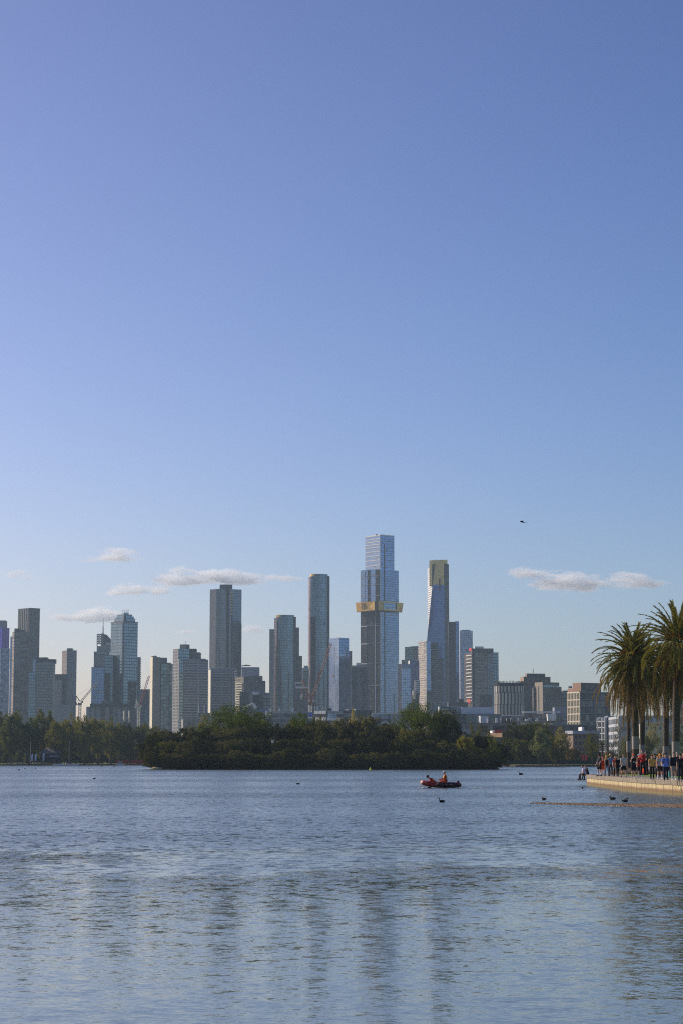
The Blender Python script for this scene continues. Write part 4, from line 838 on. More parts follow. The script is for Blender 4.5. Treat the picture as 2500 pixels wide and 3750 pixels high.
B = Bld('office_block', 'dark glass office block with a white gridded sunlit side', 1250, 2150)
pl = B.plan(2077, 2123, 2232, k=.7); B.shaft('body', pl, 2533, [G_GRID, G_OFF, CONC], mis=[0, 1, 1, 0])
for v in (2533, 2560, 2586, 2612, 2640): B.on('floor_band', pl[1], pl[2], 0, 1, v, v + 2.4, GREYP, .35); B.on('floor_band', pl[0], pl[1], 0, 1, v, v + 4, CREAM, .35)
for t in (.0, .455, .985): B.on('mullion', pl[1], pl[2], t, t + .012, 2534, 2790, GREYP, .4)
for k in range(9): B.on('mullion', pl[0], pl[1], k / 8 * .97, k / 8 * .97 + .03, 2537, 2700, CREAM, .4)
B = Bld('low_building', 'low rooftop pavilion with a long white roof edge', 1400, 1980)
B.shaft('body', B.plan(1905, None, 2060), 2640, [G_LOW]); B.shaft('pavilion', B.plan(1916, None, 2030, 8), 2612, [G_OFF], vb=2640); 
pl = B.plan(1912, None, 2047, 2); B.on('roof_edge', pl[0], pl[1], 0, 1, 2605, 2610, WHT, 3); B.shaft('roof_box', B.plan(2028, None, 2071, 14), 2588, [GREYP], vb=2615); B.shaft('white_box', B.plan(2004, None, 2034, -3), 2614, [WHT], vb=2640); B.shaft('side_hall', B.plan(1834, None, 1912, 6), 2620, [G_OFF]); 
r = random.Random(12)
for k in range(9): u = r.uniform(1840, 2040); B.shaft('roof_unit', B.plan(u, None, u + r.uniform(4, 12), -6, depth=3), 2640 - r.uniform(6, 13), [WHT if k % 2 else GREYP], vb=2641)
B.on('white_canopy', PT(1838, 1392), PT(1905, 1392), 0, 1, 2619, 2622, WHT, .5)
B = Bld('apartment_block', 'white balconied apartment block beside the large palm', 1000, 2220)
pl = B.plan(2187, 2226, 2265, k=1); B.shaft('body', pl, 2626, [facade(rgb(158, 162, 166), (.10, .12, .14, 1), 3.0, 4.2, .3, .4, .4, .2, .6), G_BAND, GREYP], mis=[0, 1, 1, 0]); B.shaft('roof_slab', B.plan(2222, None, 2300, 14), 2620, [GREYP], vb=2625)
B.bands('balcony', pl[0], pl[1], .05, .85, vr(2640, 2760, 22), 4, WHT, 1.6); B.bands('balcony', pl[1], pl[2], .3, .8, vr(2640, 2760, 22), 4, GREYP, 1.6); B.on('dark_bay', pl[0], pl[1], .8, 1.0, 2640, 2790, CONC_D, .3)
for t in (.1, .5, .8): B.on('post', pl[0], pl[1], t, t + .04, 2628, 2760, WHT, 1.7)
B = Bld('long_building', 'long pale grey building running behind the palm trunks', 950, 2380); pl = B.plan(2262, None, 2540); B.shaft('body', pl, 2622, [facade(rgb(172, 176, 182), (.22, .25, .29, 1), 3.6, 7, .35, .1, .5, .2, .4)]); B.on('roof_edge', pl[0], pl[1], 0, 1, 2620, 2624, WHT, .6)
B = Bld('house', 'cream gabled building seen between the palm trunks', 860, 2392); pl = B.plan(2352, None, 2436); B.shaft('wall', pl, 2650, [CREAM]);  
for k in range(4): B.on('window', pl[0], pl[1], .12 + k * .2, .16 + k * .2, 2662, 2674, DKM, .15)
m = MB(); pw = [PT(2349, 858), PT(2439, 858), PT(2439, 890), PT(2349, 890)]; m.prism(pw, ZV(2650, 860), ZV(2645, 860)); m.build('roof', CREAM, B.root, B.o)
B = Bld('tower', 'pale grey tower glimpsed at the right edge behind the tall palm', 1500, 2500); pl = B.plan(2483, None, 2540); B.shaft('shaft', pl, 2430, [facade(rgb(170, 174, 182), (.2, .23, .28, 1), 9, 40, .3, 0, .4, .2, .4)])
B = Bld('brick_building', 'brown brick building with square windows behind the lakeside trees', 840, 2140)
pl = B.plan(2070, 2095, 2190, k=.5); B.shaft('wall', pl, 2688, [G_BRICK, plain(rgb(138, 118, 108), .9, scale=.1, name='brick')], mis=[1, 1, 1, 1])
for v in (2694, 2717, 2740):
    for k in range(6): w_ = B.on('window', pl[1], pl[2], .08 + k * .155, .155 + k * .155, v, v + 10, DKM, .06)
B.shaft('roof', B.plan(2066, 2094, 2194, -1, k=.5), 2676, [plain(rgb(168, 172, 186), .5, scale=.05, name='metal_roof')], vb=2688); B.shaft('chimney', B.plan(2127, None, 2136, 6), 2661, [WHT], vb=2677); roofbits(B, pl, 2676, 2, n=2, hv=6)
B = Bld('long_building', 'low dark glazed building stretching below the white gridded office', 1100, 1950); pl = B.plan(1640, None, 2200); B.shaft('body', pl, 2656, [G_OFF]); B.on('parapet', pl[0], pl[1], 0, 1, 2653, 2657, CONC, .4)
for u in (1905, 1990): B.on('roof_strip', PT(u, 1098), PT(u + 30, 1098), 0, 1, 2648, 2653, CREAM, .4)
B.shaft('white_hall', B.plan(1660, None, 1725, -10), 2671, [GREYP])
B = Bld('house', 'small building with a wide tan roof and red box on top by the island tip', 700, 1805); pl = B.plan(1780, None, 1832); B.shaft('wall', pl, 2700, [G_BRICK]); m = MB(); m.prism([PT(1774, 699), PT(1836, 699), PT(1836, 712), PT(1774, 712)], ZV(2700, 700), ZV(2684, 700), top=[PT(1783, 703), PT(1836, 703), PT(1836, 708), PT(1783, 708)], bottom=True); m.build('roof', plain(rgb(196, 158, 112), .8, name='tan_roof'), B.root, B.o); B.shaft('red_box', B.plan(1808, None, 1834, 8), 2673, [REDP], vb=2686); B.shaft('white_box', B.plan(1800, None, 1808, 7), 2674, [WHT], vb=2686)
# --- low blocks seen over the island, left to right
B = Bld('low_building', 'low beige building with a sunlit end behind the bare trees', 1500, 715); pl = B.plan(665, 672, 772, k=.4); B.shaft('body', pl, 2634, [CONC, plain(rgb(150, 142, 138), .8, scale=.05, name='beige_render')], mis=[0, 1, 1, 0]); B.on('window_strip', pl[1], pl[2], .55, .98, 2610, 2640, G_GREY, .3)
for u in (730, 736, 750, 756): B.bar('flue', (XU(u, 1510), 1510, ZV(2632, 1510)), (XU(u, 1510), 1510, ZV(2582, 1510)), .9, GREYP)
B = Bld('low_building', 'long flat roofed grey block left of the orange crane', 1600, 1050); pl = B.plan(930, None, 1160); B.shaft('body', pl, 2632, [G_LOW]); B.on('roof_edge', pl[0], pl[1], 0, 1, 2630, 2634, GREYP, .6); B.shaft('upper_floor', B.plan(974, None, 1128, 10), 2606, [G_LOW], vb=2632); B.on('fascia', PT(973, 1609), PT(1130, 1609), 0, 1, 2604, 2612, GREYP, .6); B.on('white_end', PT(973, 1608), PT(979, 1608), 0, 1, 2602, 2624, WHT, .8); B.on('lit_window', PT(983, 1609), PT(994, 1609), 0, 1, 2613, 2623, CREAM, .6)
for u in (985, 1020, 1068): B.shaft('roof_unit', B.plan(u, None, u + 8, 0, depth=5), 2594, [WHT], vb=2606)
B = Bld('office_block', 'white and black chequered office block right of the orange crane', 1500, 1190)
pl = B.plan(1152, 1196, 1256, k=.6); B.shaft('body', pl, 2603, [DKM])
for k, v in enumerate((2603, 2627)):
    for t in (0, .34, .66): B.on('white_panel', pl[0], pl[1], t, t + .30, v, v + 11, WHT, .3)
    B.on('grey_panel', pl[1], pl[2], .03, .97, v, v + 11, GREYP if k == 0 else WHT, .3)
B.on('glazing', pl[1], pl[2], .05, .6, 2615, 2626, G_PALE, .3)
for u in (1152, 1160, 1163, 1180, 1213): B.shaft('roof_flue', B.plan(u, None, u + 3, 14, depth=2), 2585, [WHT], vb=2603)
B.shaft('plant_room', B.plan(1186, None, 1196, 16), 2586, [CREAM], vb=2603); B.shaft('plant_room', B.plan(1198, None, 1214, 18), 2590, [CONC_D], vb=2603)
B = Bld('office_block', 'dark block at the foot of the bright blue glass tower', 1600, 1290); B.shaft('body', B.plan(1240, None, 1360), 2601, [DKM]); B.on('glazing', PT(1240, 1599), PT(1300, 1599), 0, 1, 2612, 2626, G_GREY, .3); roofbits(B, B.plan(1240, None, 1360), 2601, 6, GREYP, 4, 6)
B = Bld('station_hall', 'white framed low hall below the tallest tower', 1450, 1410); pl = B.plan(1361, None, 1500); B.shaft('body', pl, 2614, [facade(rgb(190, 194, 204), (.22, .24, .28, 1), 6, 3.4, .12, .18, .4, .2, .4)]); B.on('roof_edge', pl[0], pl[1], 0, 1, 2611, 2615, WHT, .8); B.shaft('dark_wall', B.plan(1366, None, 1430, -12), 2634, [DKM]); B.shaft('white_tent', [PT(1392, 1430), PT(1428, 1430), PT(1428, 1440), PT(1392, 1440)], 2641, [WHT], vb=2654, top=[PT(1404, 1432), PT(1416, 1432), PT(1416, 1438), PT(1404, 1438)])

# ------------------------------------------------------------------ cranes
def lattice(m, a, b, w, nseg, t):
    a, b = Vector(a), Vector(b); d = (b - a).normalized(); sx = d.cross(Vector((0, 1, 0))); sx = sx.normalized() if sx.length > .2 else Vector((1, 0, 0)); sy = d.cross(sx).normalized()
    cs = [(sx * i + sy * j) * w / 2 for i, j in ((-1, -1), (1, -1), (1, 1), (-1, 1))]
    for q in cs: m.bar(a + q, b + q, t)
    for k in range(nseg):
        p0, p1 = a.lerp(b, k / nseg), a.lerp(b, (k + 1) / nseg)
        for i in range(4): m.bar(p0 + cs[i], p1 + cs[(i + 1) % 4] if k % 2 else p1 + cs[(i + 3) % 4], t * .7)
def crane(label, d, mast, slew, jib, apex, tail, mats, w, cw=None, txt=None):
    """all (u, v) pairs at distance d: mast foot, slewing ring, jib tip, A-frame apex, tail"""
    q = lambda p: at(p[0], p[1], d)
    r = tag(empty('tower_crane', (q(slew).x, d, 0)), label, 'crane'); o = Vector((q(slew).x, d, 0)); s = d / F
    m = MB(); lattice(m, (q(slew).x, d, q(mast).z), q(slew), w * s, 9, w * s * .16); m.build('mast', mats[0], r, o)
    m = MB(); m.box(q(slew), (w * s * 1.5, w * s * 1.5, w * s * .9)); m.build('slewing_ring', mats[1], r, o)
    top = (slew[0], slew[1] - w * .8)
    root = (slew[0] + (4 if jib[0] > slew[0] else -4), slew[1] - w * 1.2)
    m = MB(); lattice(m, q(root), q(jib), w * s * .72, 16, w * s * .12); m.build('jib', mats[2], r, o)
    m = MB(); m.bar(q((slew[0] + w * .3, top[1])), q(apex), w * s * .28); m.bar(q(tail), q(apex), w * s * .2); m.bar(q(((tail[0] + slew[0]) / 2, tail[1])), q(((apex[0] * .5 + slew[0] * .5), (apex[1] * .5 + top[1] * .5))), w * s * .16); m.build('a_frame', mats[1], r, o)
    m = MB(); a, b = q(tail), q((slew[0] + w * .6, tail[1])); m.box((a + b) / 2, ((b - a).length, w * s, w * s * .35)); m.build('machinery_deck', mats[3], r, o)
    cw = cw or (w, w * 1.3); m = MB(); p = q((tail[0] - 1, tail[1] - cw[1] * .3)); m.box(p, (cw[0] * s, w * s, cw[1] * s)); m.build('counterweight', mats[4], r, o)
    m = MB(); m.box(q((slew[0] + w * 1.0, slew[1] - w * .9)), (w * s * .7, w * s * .7, w * s * .9)); m.build('cab', mats[4], r, o)
    m = MB(); m.bar(q(apex), q(jib), w * s * .05); m.build('stay_cable', DKM, r, o)
    return r, o
CO = plain(rgb(160, 92, 60), .6, name='orange_steel'); CG = plain(rgb(150, 140, 138), .6, name='grey_steel'); CW_ = plain(rgb(225, 220, 205), .6, name='white_steel'); CR = plain(rgb(150, 62, 58), .6, name='red_steel')
r, o = crane('big orange luffing crane with dark lettering along its raised jib', 1700, (1137, 2640), (1137, 2576), (1213, 2355), (1109, 2487), (1106, 2558), (CW_, CO, CO, CO, CREAM), 11, (11, 18))
ja, jb = at(1141, 2563, 1700), at(1213, 2355, 1700); ang = math.atan2(jb.z - ja.z, jb.x - ja.x)
tq = at(1167, 2480, 1700); text('lettering', 'CAPITOL', 3.0, DKM, r, tq + Vector((0, -1.6, 0)) - o, Vector((0, -ang, 0)) and (Matrix.Rotation(-ang, 3, 'Y') @ Matrix.Rotation(pi / 2, 3, 'X')).to_euler(), .1)
m = MB(); m.box(at(1137, 2617, 1696), (3.4, 3.4, 3.8)); m.build('blue_sleeve', plain(rgb(40, 90, 190), .5, name='blue_sheet'), r, o)
crane('dark crane with raised jib left of the white striped podium block', 2300, (294, 2640), (294, 2578), (357, 2499), (281, 2549), (279, 2581), (DKM, DKM, CG, DKM, DKM), 8)
crane('slender red and white crane leaning its jib beside the beige tower', 1900, (509, 2680), (509, 2594), (547, 2475), (500, 2560), (499, 2592), (CW_, CW_, CR, CW_, CW_), 8)
# ------------------------------------------------------------------ ground, lake, promenade
def ground_mat(c1, c2, scale, name, rough=.95):
    m, t, b = newmat(name); co = t.n('ShaderNodeNewGeometry').outputs['Position']
    n1 = t.noise(co, scale, 5, .65)[0]; n2 = t.noise(co, scale * 9, 2)[0]
    f = t.m('ADD', t.m('MULTIPLY', n1, .7), t.m('MULTIPLY', n2, .3))
    t.put(b.inputs['Base Color'], t.ramp(f, [(.38, c1), (.62, c2)])); b.inputs['Roughness'].default_value = rough
    b.inputs['Specular IOR Level'].default_value = .15
    return m
GRASS_M = ground_mat(rgb(88, 98, 40), rgb(132, 132, 66), .25, 'grass')
BANK_M = ground_mat(rgb(60, 56, 48), rgb(96, 90, 76), .9, 'bank_stone')
SOIL_M = ground_mat(rgb(48, 42, 34), rgb(78, 68, 54), .8, 'soil')
# the far land: one sheet with a hole for the lake
shore = [(-330, 880), (-200, 884), (-148, 892), (-110, 930), (-60, 1010), (0, 980), (40, 800), (62, 728), (120, 722), (230, 724), (330, 640), (340, 300), (300, 10), (120, 6), (0, 7), (-150, 5), (-330, 20), (-380, 400)]
n = len(shore); m = MB(); cx, cy = 0, 400
def far(p):
    a = math.atan2(p[1] - cy, p[0] - cx); return (cx + 6500 * cos(a), cy + 6500 * sin(a))
for i in range(n):
    a, b = shore[i], shore[(i + 1) % n]; fa, fb = far(a), far(b)
    m.face([(a[0], a[1], -.6), (b[0], b[1], -.6), (b[0], b[1], .45), (a[0], a[1], .45)], mi=1)
    out = [Vector((p[0] - cx, p[1] - cy)).normalized() * 4 for p in (a, b)]
    a2, b2 = (a[0] + out[0].x, a[1] + out[0].y), (b[0] + out[1].x, b[1] + out[1].y)
    m.face([(a[0], a[1], .45), (b[0], b[1], .45), (*b2, .62), (*a2, .62)], mi=1)
    m.face([(*a2, .62), (*b2, .62), (*fb, .8), (*fa, .8)], mi=0)
tag(m.build('ground', [GRASS_M, BANK_M]), kind='structure')

def water_mat():
    m, t, b = newmat('lake_water'); pos = t.n('ShaderNodeNewGeometry').outputs['Position']
    x, y, z = t.xyz(pos)
    def slopes(sx, sy, detail, off):
        q = t.comb(t.m('MULTIPLY', x, sx), t.m('MULTIPLY', y, sy), off)
        return t.vm('SUBTRACT', t.noise(q, 1, detail, .55, .15)[1], (.5, .5, .5))
    s1 = slopes(8.5, 18, 2, 0); s2 = slopes(1.7, 3.8, 2, 7); s3 = slopes(24, 48, 1, 3)
    gust = t.noise(t.comb(t.m('MULTIPLY', x, .010), t.m('MULTIPLY', y, .028), 1), 1, 3, .55)[0]
    g = t.smooth(gust, .36, .66)
    calm = t.smooth(y, 16, 60)                          # the water lies in the lee of the near bank
    amp = t.m('MULTIPLY_ADD', t.m('MULTIPLY', calm, t.m('MULTIPLY_ADD', g, .85, .35)), WAVE_A, WAVE_0)
    s4 = slopes(3.8, 2.3, 2, 11); s5 = slopes(1.8, .9, 2, 17); far_ = t.smooth(y, 16, 74); yy = t.m('ADD', y, t.m('MULTIPLY', t.m('SUBTRACT', t.noise(t.comb(t.m('MULTIPLY', x, .09), t.m('MULTIPLY', y, .10), 5), 1, 4, .7)[0], .5), 75)); fold = t.smooth(yy, 8, 72)      # beyond a few metres only the wave sides facing this bank show
    v = t.vm('ADD', t.vm('ADD', t.vm('SCALE', s1, sc=.8), t.vm('SCALE', s2, sc=.4)), t.vm('SCALE', s3, sc=.4))
    v = t.vm('ADD', v, t.vm('ADD', t.vm('SCALE', s4, sc=t.m('MULTIPLY_ADD', far_, 1.2, .3)), t.vm('SCALE', s5, sc=t.m('MULTIPLY', far_, .9))))
    v = t.vm('SCALE', v, sc=amp); vx, vy, _ = t.xyz(v)
    t.put(b.inputs['Normal'], t.vm('NORMALIZE', t.comb(t.m('MULTIPLY', vx, .6), t.m('SUBTRACT', t.m('MULTIPLY', vy, t.m('MULTIPLY_ADD', fold, -.75, 1)), t.m('MULTIPLY', t.m('ADD', t.m('ABSOLUTE', vy), .006), t.m('MULTIPLY', fold, .85))), 1)))
    b.inputs['Base Color'].default_value = (.112, .146, .132, 1); b.inputs['Roughness'].default_value = .05; b.inputs['IOR'].default_value = 1.333
    b.inputs['Specular IOR Level'].default_value = .5
    return m
WAVE_A, WAVE_0 = 1.02, .18
m = MB(); m.face([(1.02 * p[0], 1.0 * p[1] + (6 if p[1] > 400 else -6), 0) for p in shore][::-1])
tag(m.build('water', water_mat()), kind='structure')

# promenade: paved edge, lawn, sea wall with a coping
edge = [(60, 40), (30, 60), (24.5, 95), (22.9, 115), (22.2, 131), (21.75, 138), (21.4, 146), (21.45, 155), (21.6, 164), (21.85, 175), (22.12, 184), (22.5, 187.4), (23.4, 190), (26, 193), (34, 199), (60, 212), (110, 228), (240, 240)]
inn = [(240, 60)]
m = MB(); 
def inset(pts, w):
    r = []
    for i, p in enumerate(pts):
        a, b = Vector(pts[max(i - 1, 0)]), Vector(pts[min(i + 1, len(pts) - 1)]); d = (b - a).normalized(); r.append((p[0] + d.y * w, p[1] - d.x * w))
    return r
e1, e2 = inset(edge, .5), inset(edge, 2.9)
PATH_M = ground_mat(rgb(128, 122, 114), rgb(158, 151, 141), .5, 'path_concrete'); LAWN_M = ground_mat(rgb(84, 116, 28), rgb(122, 150, 44), .6, 'lawn_grass')
for i in range(len(edge) - 1): m.face([(*edge[i + 1], ZT - .01), (*edge[i], ZT - .01), (*e2[i], ZT), (*e2[i + 1], ZT)])
tag(m.build('path', PATH_M), kind='structure')
m = MB(); m.face([(*p, ZT + .01) for p in e2[::-1]] + [(240, 60, ZT + .01)]); tag(m.build('lawn', LAWN_M), kind='structure')
def wall_mat():
    m, t, b = newmat('sea_wall_concrete'); uv = t.n('ShaderNodeTexCoord').outputs['UV']; x, y, _ = t.xyz(uv)
    seam = t.m('LESS_THAN', t.m('FRACT', t.m('DIVIDE', x, 2.6)), .055)
    st = t.noise(t.comb(t.m('MULTIPLY', x, 2.2), t.m('MULTIPLY', y, .5), 0), 1, 4, .6)[0]; gr = t.noise(t.comb(x, t.m('MULTIPLY', y, 6), 2), 1.6, 4, .65)[0]
    low = t.smooth(t.m('ADD', y, t.m('MULTIPLY', t.m('SUBTRACT', gr, .5), .35)), .42, .24)
    alg = t.smooth(t.m('ADD', y, t.m('MULTIPLY', t.m('SUBTRACT', gr, .5), .2)), .12, .02)
    c = t.mix(t.smooth(st, .35, .7), rgb(192, 174, 132), rgb(164, 146, 108)); c = t.mix(t.m('MULTIPLY', low, .9), c, rgb(108, 80, 46)); c = t.mix(t.m('MULTIPLY', alg, .8), c, rgb(120, 112, 62))
    c = t.mix(t.m('MULTIPLY', seam, .85), c, rgb(70, 58, 40)); t.put(b.inputs['Base Color'], c); b.inputs['Roughness'].default_value = .9
    return m
def cop_mat():
    m, t, b = newmat('coping_concrete'); uv = t.n('ShaderNodeTexCoord').outputs['UV']; x, y, _ = t.xyz(uv)
    st = t.noise(t.comb(t.m('MULTIPLY', x, 3.5), t.m('MULTIPLY', y, .6), 0), 1.3, 4, .65)[0]
    t.put(b.inputs['Base Color'], t.ramp(st, [(.3, rgb(96, 88, 76)), (.7, rgb(158, 146, 127))])); b.inputs['Roughness'].default_value = .95
    return m
def strip(pts, z0, z1, out=0, top=False, bot=False):
    m = MB(); q = inset(pts, -out); d = 0
    for i in range(len(q) - 1):
        a, b = q[i], q[i + 1]; L = hypot(b[0] - a[0], b[1] - a[1])
        m.face([(*b, z0), (*a, z0), (*a, z1), (*b, z1)], [(d + L, z0), (d, z0), (d, z1), (d + L, z1)])
        if top: m.face([(*b, z1), (*a, z1), (*e1[i], z1), (*e1[i + 1], z1)], [(d + L, 1), (d, 1), (d, 1.5), (d + L, 1.5)])
        if bot: m.face([(*a, z0), (*b, z0), (*e1[i + 1], z0), (*e1[i], z0)])
        d += L
    return m
wall = strip(edge, -.5, ZT - .30).build('sea_wall', wall_mat()); tag(wall, 'curved cream concrete wall holding the promenade above the lake', 'wall')
strip(edge, ZT - .31, ZT + .012, .05, True, True).build('coping', cop_mat(), wall)

# gravel bar just breaking the surface
r = random.Random(5); m = MB()
bar = [(9.9, 108.5, .2), (11, 107.2, .9), (12.5, 105.6, 1.6), (14, 104, 2.4), (16, 103.2, 3.0), (18.5, 102.5, 3.2), (21, 101, 2.5), (24, 100, .6)]
rows = []
for i in range(len(bar) - 1):
    for k in range(8):
        f = k / 8; rows.append(tuple(bar[i][j] * (1 - f) + bar[i + 1][j] * f for j in range(3)))
prof = [(-1, -.05), (-.7, .02), (-.3, .055), (.1, .065), (.5, .05), (.8, .015), (1, -.05)]
vs = [[(x + r.uniform(-.06, .06), y - 1.6 + w * p * 1.7 + r.uniform(-.1, .1), z * (1 if w > .8 else w) + r.uniform(-.012, .016)) for p, z in prof] for x, y, w in rows]
for i in range(len(vs) - 1):
    for j in range(len(prof) - 1): m.face([vs[i][j], vs[i + 1][j], vs[i + 1][j + 1], vs[i][j + 1]])
tag(m.build('gravel_bar', ground_mat(rgb(92, 74, 58), rgb(140, 120, 96), 1.8, 'gravel')), kind='structure')
m = MB()
for k in range(1500):
    x, y, w = r.choice(rows); q = r.uniform(-.9, .9); s_ = r.uniform(.02, .045); m.ell((x, y - 1.6 + w * q * 1.7, .05 * (1 - q * q) + .005), (s_, s_ * r.uniform(.6, 1), s_ * .6), 5, 3, 0 if r.random() < .95 else 1, Matrix.Rotation(r.random() * 6, 3, 'Z'))
tag(m.build('gravel', [plain(rgb(110, 92, 74), .9, name='pebble'), plain(rgb(225, 220, 210), .7, name='white_pebble')]), 'brown gravel and shell stones scattered along the bar', 'gravel', kind='stuff')
# island ground
m = MB(); N = 48; ring = []
IC, IRX, IRY = XU(1195, 505), 41.8, 20.0
for k in range(N):
    a = 2 * pi * k / N; q = 1 + .05 * sin(3 * a) + .03 * sin(7 * a + 1); ring.append((IC + IRX * q * cos(a), 508 + IRY * q * sin(a)))
for k in range(N):
    a, b = ring[k], ring[(k + 1) % N]; sc = lambda p, f: (IC + (p[0] - IC) * f, 508 + (p[1] - 508) * f)
    m.face([(*a, -.3), (*b, -.3), (*sc(b, .985), .75), (*sc(a, .985), .75)], mi=0); m.face([(*sc(a, .985), .75), (*sc(b, .985), .75), (IC, 508, 1.3)])
tag(m.build('island_ground', [SOIL_M, BANK_M]), kind='structure')

# ------------------------------------------------------------------ trees
def leaf_mat(c1, c2, trans=.14, name='leaves'):
    m = bpy.data.materials.new(name); m.use_nodes = True; t = NT(m.node_tree); nt = m.node_tree
    nt.nodes.remove(nt.nodes['Principled BSDF']); out = nt.nodes['Material Output']
    pos = t.n('ShaderNodeNewGeometry').outputs['Position']; oi = t.n('ShaderNodeObjectInfo').outputs['Random']
    f = t.m('ADD', t.m('MULTIPLY', t.noise(pos, .55, 2)[0], .75), t.m('MULTIPLY_ADD', oi, .5, -.12))
    col = t.mix(t.smooth(f, .25, .75), c1, c2)
    d = t.n('ShaderNodeBsdfDiffuse'); t.put(d.inputs['Color'], col); tr = t.n('ShaderNodeBsdfTranslucent'); t.put(tr.inputs['Color'], t.vm('MULTIPLY', col, (1.3, 1.25, .6)))
    mx = t.n('ShaderNodeMixShader'); mx.inputs[0].default_value = trans; nt.links.new(d.outputs[0], mx.inputs[1]); nt.links.new(tr.outputs[0], mx.inputs[2]); nt.links.new(mx.outputs[0], out.inputs[0])
    return m
L_DARK = leaf_mat(rgb(68, 70, 42), rgb(112, 109, 64)); L_FIG = leaf_mat(rgb(92, 106, 34), rgb(136, 140, 50)); L_OLIVE = leaf_mat(rgb(98, 102, 44), rgb(142, 136, 66), .25)
L_ELM = leaf_mat(rgb(76, 82, 36), rgb(118, 118, 54), .18); L_PALE = leaf_mat(rgb(130, 126, 78), rgb(168, 156, 104), .3); L_GREYG = leaf_mat(rgb(86, 98, 64), rgb(122, 128, 86), .3); L_DRY = leaf_mat(rgb(92, 82, 58), rgb(128, 110, 74), .25)
BARK = plain(rgb(74, 62, 52), .95, scale=1.5, name='bark'); BARK_P = plain(rgb(165, 155, 140), .9, scale=1.5, name='pale_bark')

def crown(seed, rx, ry, h0, h1, ncl, nl, leaf, cr=(.20, .34), flat=.7, top=0.0, fill=.5, dome=0):
    """foliage: many small leaf faces in clumps spread through an uneven volume"""
    r = random.Random(seed); m = MB(); hz = (h1 - h0) / 2; zc = (h0 + h1) / 2; R_ = min(rx, hz)
    lob = [(r.uniform(0, 6.28), r.uniform(.10, .24), r.randint(2, 5)) for _ in range(3)]
    V, Fc = [], []
    for c in range(ncl):
        while 1:
            p = Vector((r.uniform(-1, 1), r.uniform(-1, 1), r.uniform(-1, 1))); L = p.length
            if fill < L < 1: break
        a = math.atan2(p.y, p.x); k = .86 + sum(am * sin(fr * a + ph + 2 * p.z) for ph, am, fr in lob)
        if p.z > 0: k *= 1 - top * p.z
        if dome: zz = min(.96, abs(p.z)); k *= (1 - zz ** 2.8) ** (1 / 2.8) / sqrt(1 - zz * zz)
        cc = Vector((p.x * rx * k, p.y * ry * k, zc + p.z * hz * (.9 + .18 * sin(3 * a + seed))))
        rr = R_ * r.uniform(*cr); ez = flat * r.uniform(.8, 1.2)
        for q in range(nl):
            d = Vector((r.gauss(0, 1), r.gauss(0, 1), r.gauss(0, 1))); d.normalize(); f = r.random() ** .3
            pt = cc + Vector((d.x * rr * f, d.y * rr * f, d.z * rr * ez * f))
            nn = (d + Vector((r.gauss(0, .4), r.gauss(0, .4), r.gauss(.2, .4)))).normalized()
            u = nn.orthogonal().normalized(); u = Quaternion(nn, r.uniform(0, 6.28)) @ u; w = nn.cross(u); s_ = leaf * r.uniform(.6, 1.35)
            i = len(V); V += [pt - u * s_, pt + w * s_ * .5, pt + u * s_, pt - w * s_ * .5]; Fc.append((i, i + 1, i + 2, i + 3))
    m.add(V, Fc); return m
def trunk(seed, h, r0, nb=5, spread=.5, lean=.1, lo=.35, hi=1.0, twig=0):
    r = random.Random(seed); m = MB(); top = Vector((r.uniform(-lean, lean) * h, r.uniform(-lean, lean) * h, h))
    P0 = [Vector((0, 0, -.3)), Vector((0, 0, h * .1)), top * .45 + Vector((r.uniform(-.03, .03) * h, 0, 0)), top * .75, top]
    m.tube(P0, [r0 * 1.35, r0, r0 * .75, r0 * .5, r0 * .2], 8)
    for k in range(nb):
        t_ = r.uniform(lo, .8); s_ = top * t_; a = k * 2.4 + r.uniform(-.4, .4); L = h * spread * r.uniform(.6, 1)
        e = s_ + Vector((cos(a) * L, sin(a) * L, L * r.uniform(.5, 1.1))); md = s_.lerp(e, .5) + Vector((0, 0, L * .1))
        m.tube([s_, md, e], [r0 * .5, r0 * .3, r0 * .08], 6)
        for j in range(twig):
            f = r.uniform(.3, 1); b_ = s_.lerp(e, f); L2 = L * r.uniform(.25, .6); a2 = r.uniform(0, 6.28); e2_ = b_ + Vector((cos(a2) * L2 * .6, sin(a2) * L2 * .6, L2)); m.tube([b_, b_.lerp(e2_, .5) + Vector((0, 0, .05 * L2)), e2_], [r0 * .16, r0 * .1, r0 * .03], 4)
    return m
PROTO = {}
def proto(key, cm, tm):
    PROTO[key] = (cm.mesh('crown_' + key, L_DARK), tm.mesh('trunk_' + key, BARK, smooth=True))
_slot = {}
def tree(name, label, key, x, y, h, w=None, mat=None, group=None, z=.7, rz=None, bark=None, cat='tree', seed=None):
    """h metres tall, w metres wide; prototypes are 10 m tall and 10 m wide"""
    r = random.Random(int(x * 31 + y * 17)); w = w or h
    e = empty(name, (x, y, z), r.uniform(0, 6.28) if rz is None else rz, (w / 10, w / 10, h / 10)); tag(e, label, cat, group)
    for part, me, mt in (('crown', PROTO[key][0], mat or L_DARK), ('trunk', PROTO[key][1], bark or BARK)):
        if me is None: continue
        o = link(part, me, e)
        if mt != me.materials[0]:
            o.material_slots[0].link = 'OBJECT'; o.material_slots[0].material = mt
    return e
for i in range(4): proto('teatree%d' % i, crown(10 + i, 5, 5, .4, 10, 150, 100, .17, (.15, .25), .66, .0, .68, .35), trunk(10 + i, 8, .32, 5))
for i in range(2): proto('fig%d' % i, crown(20 + i, 5, 5, 1.2, 10, 190, 190, .105, (.18, .28), .8, .0, .74, .5), trunk(20 + i, 8, .5, 6))
for i in range(3): proto('elm%d' % i, crown(30 + i, 5, 5, 1.3, 10, 150, 95, .18, (.13, .23), .85, .08, .5), trunk(30 + i, 8.5, .30, 6))
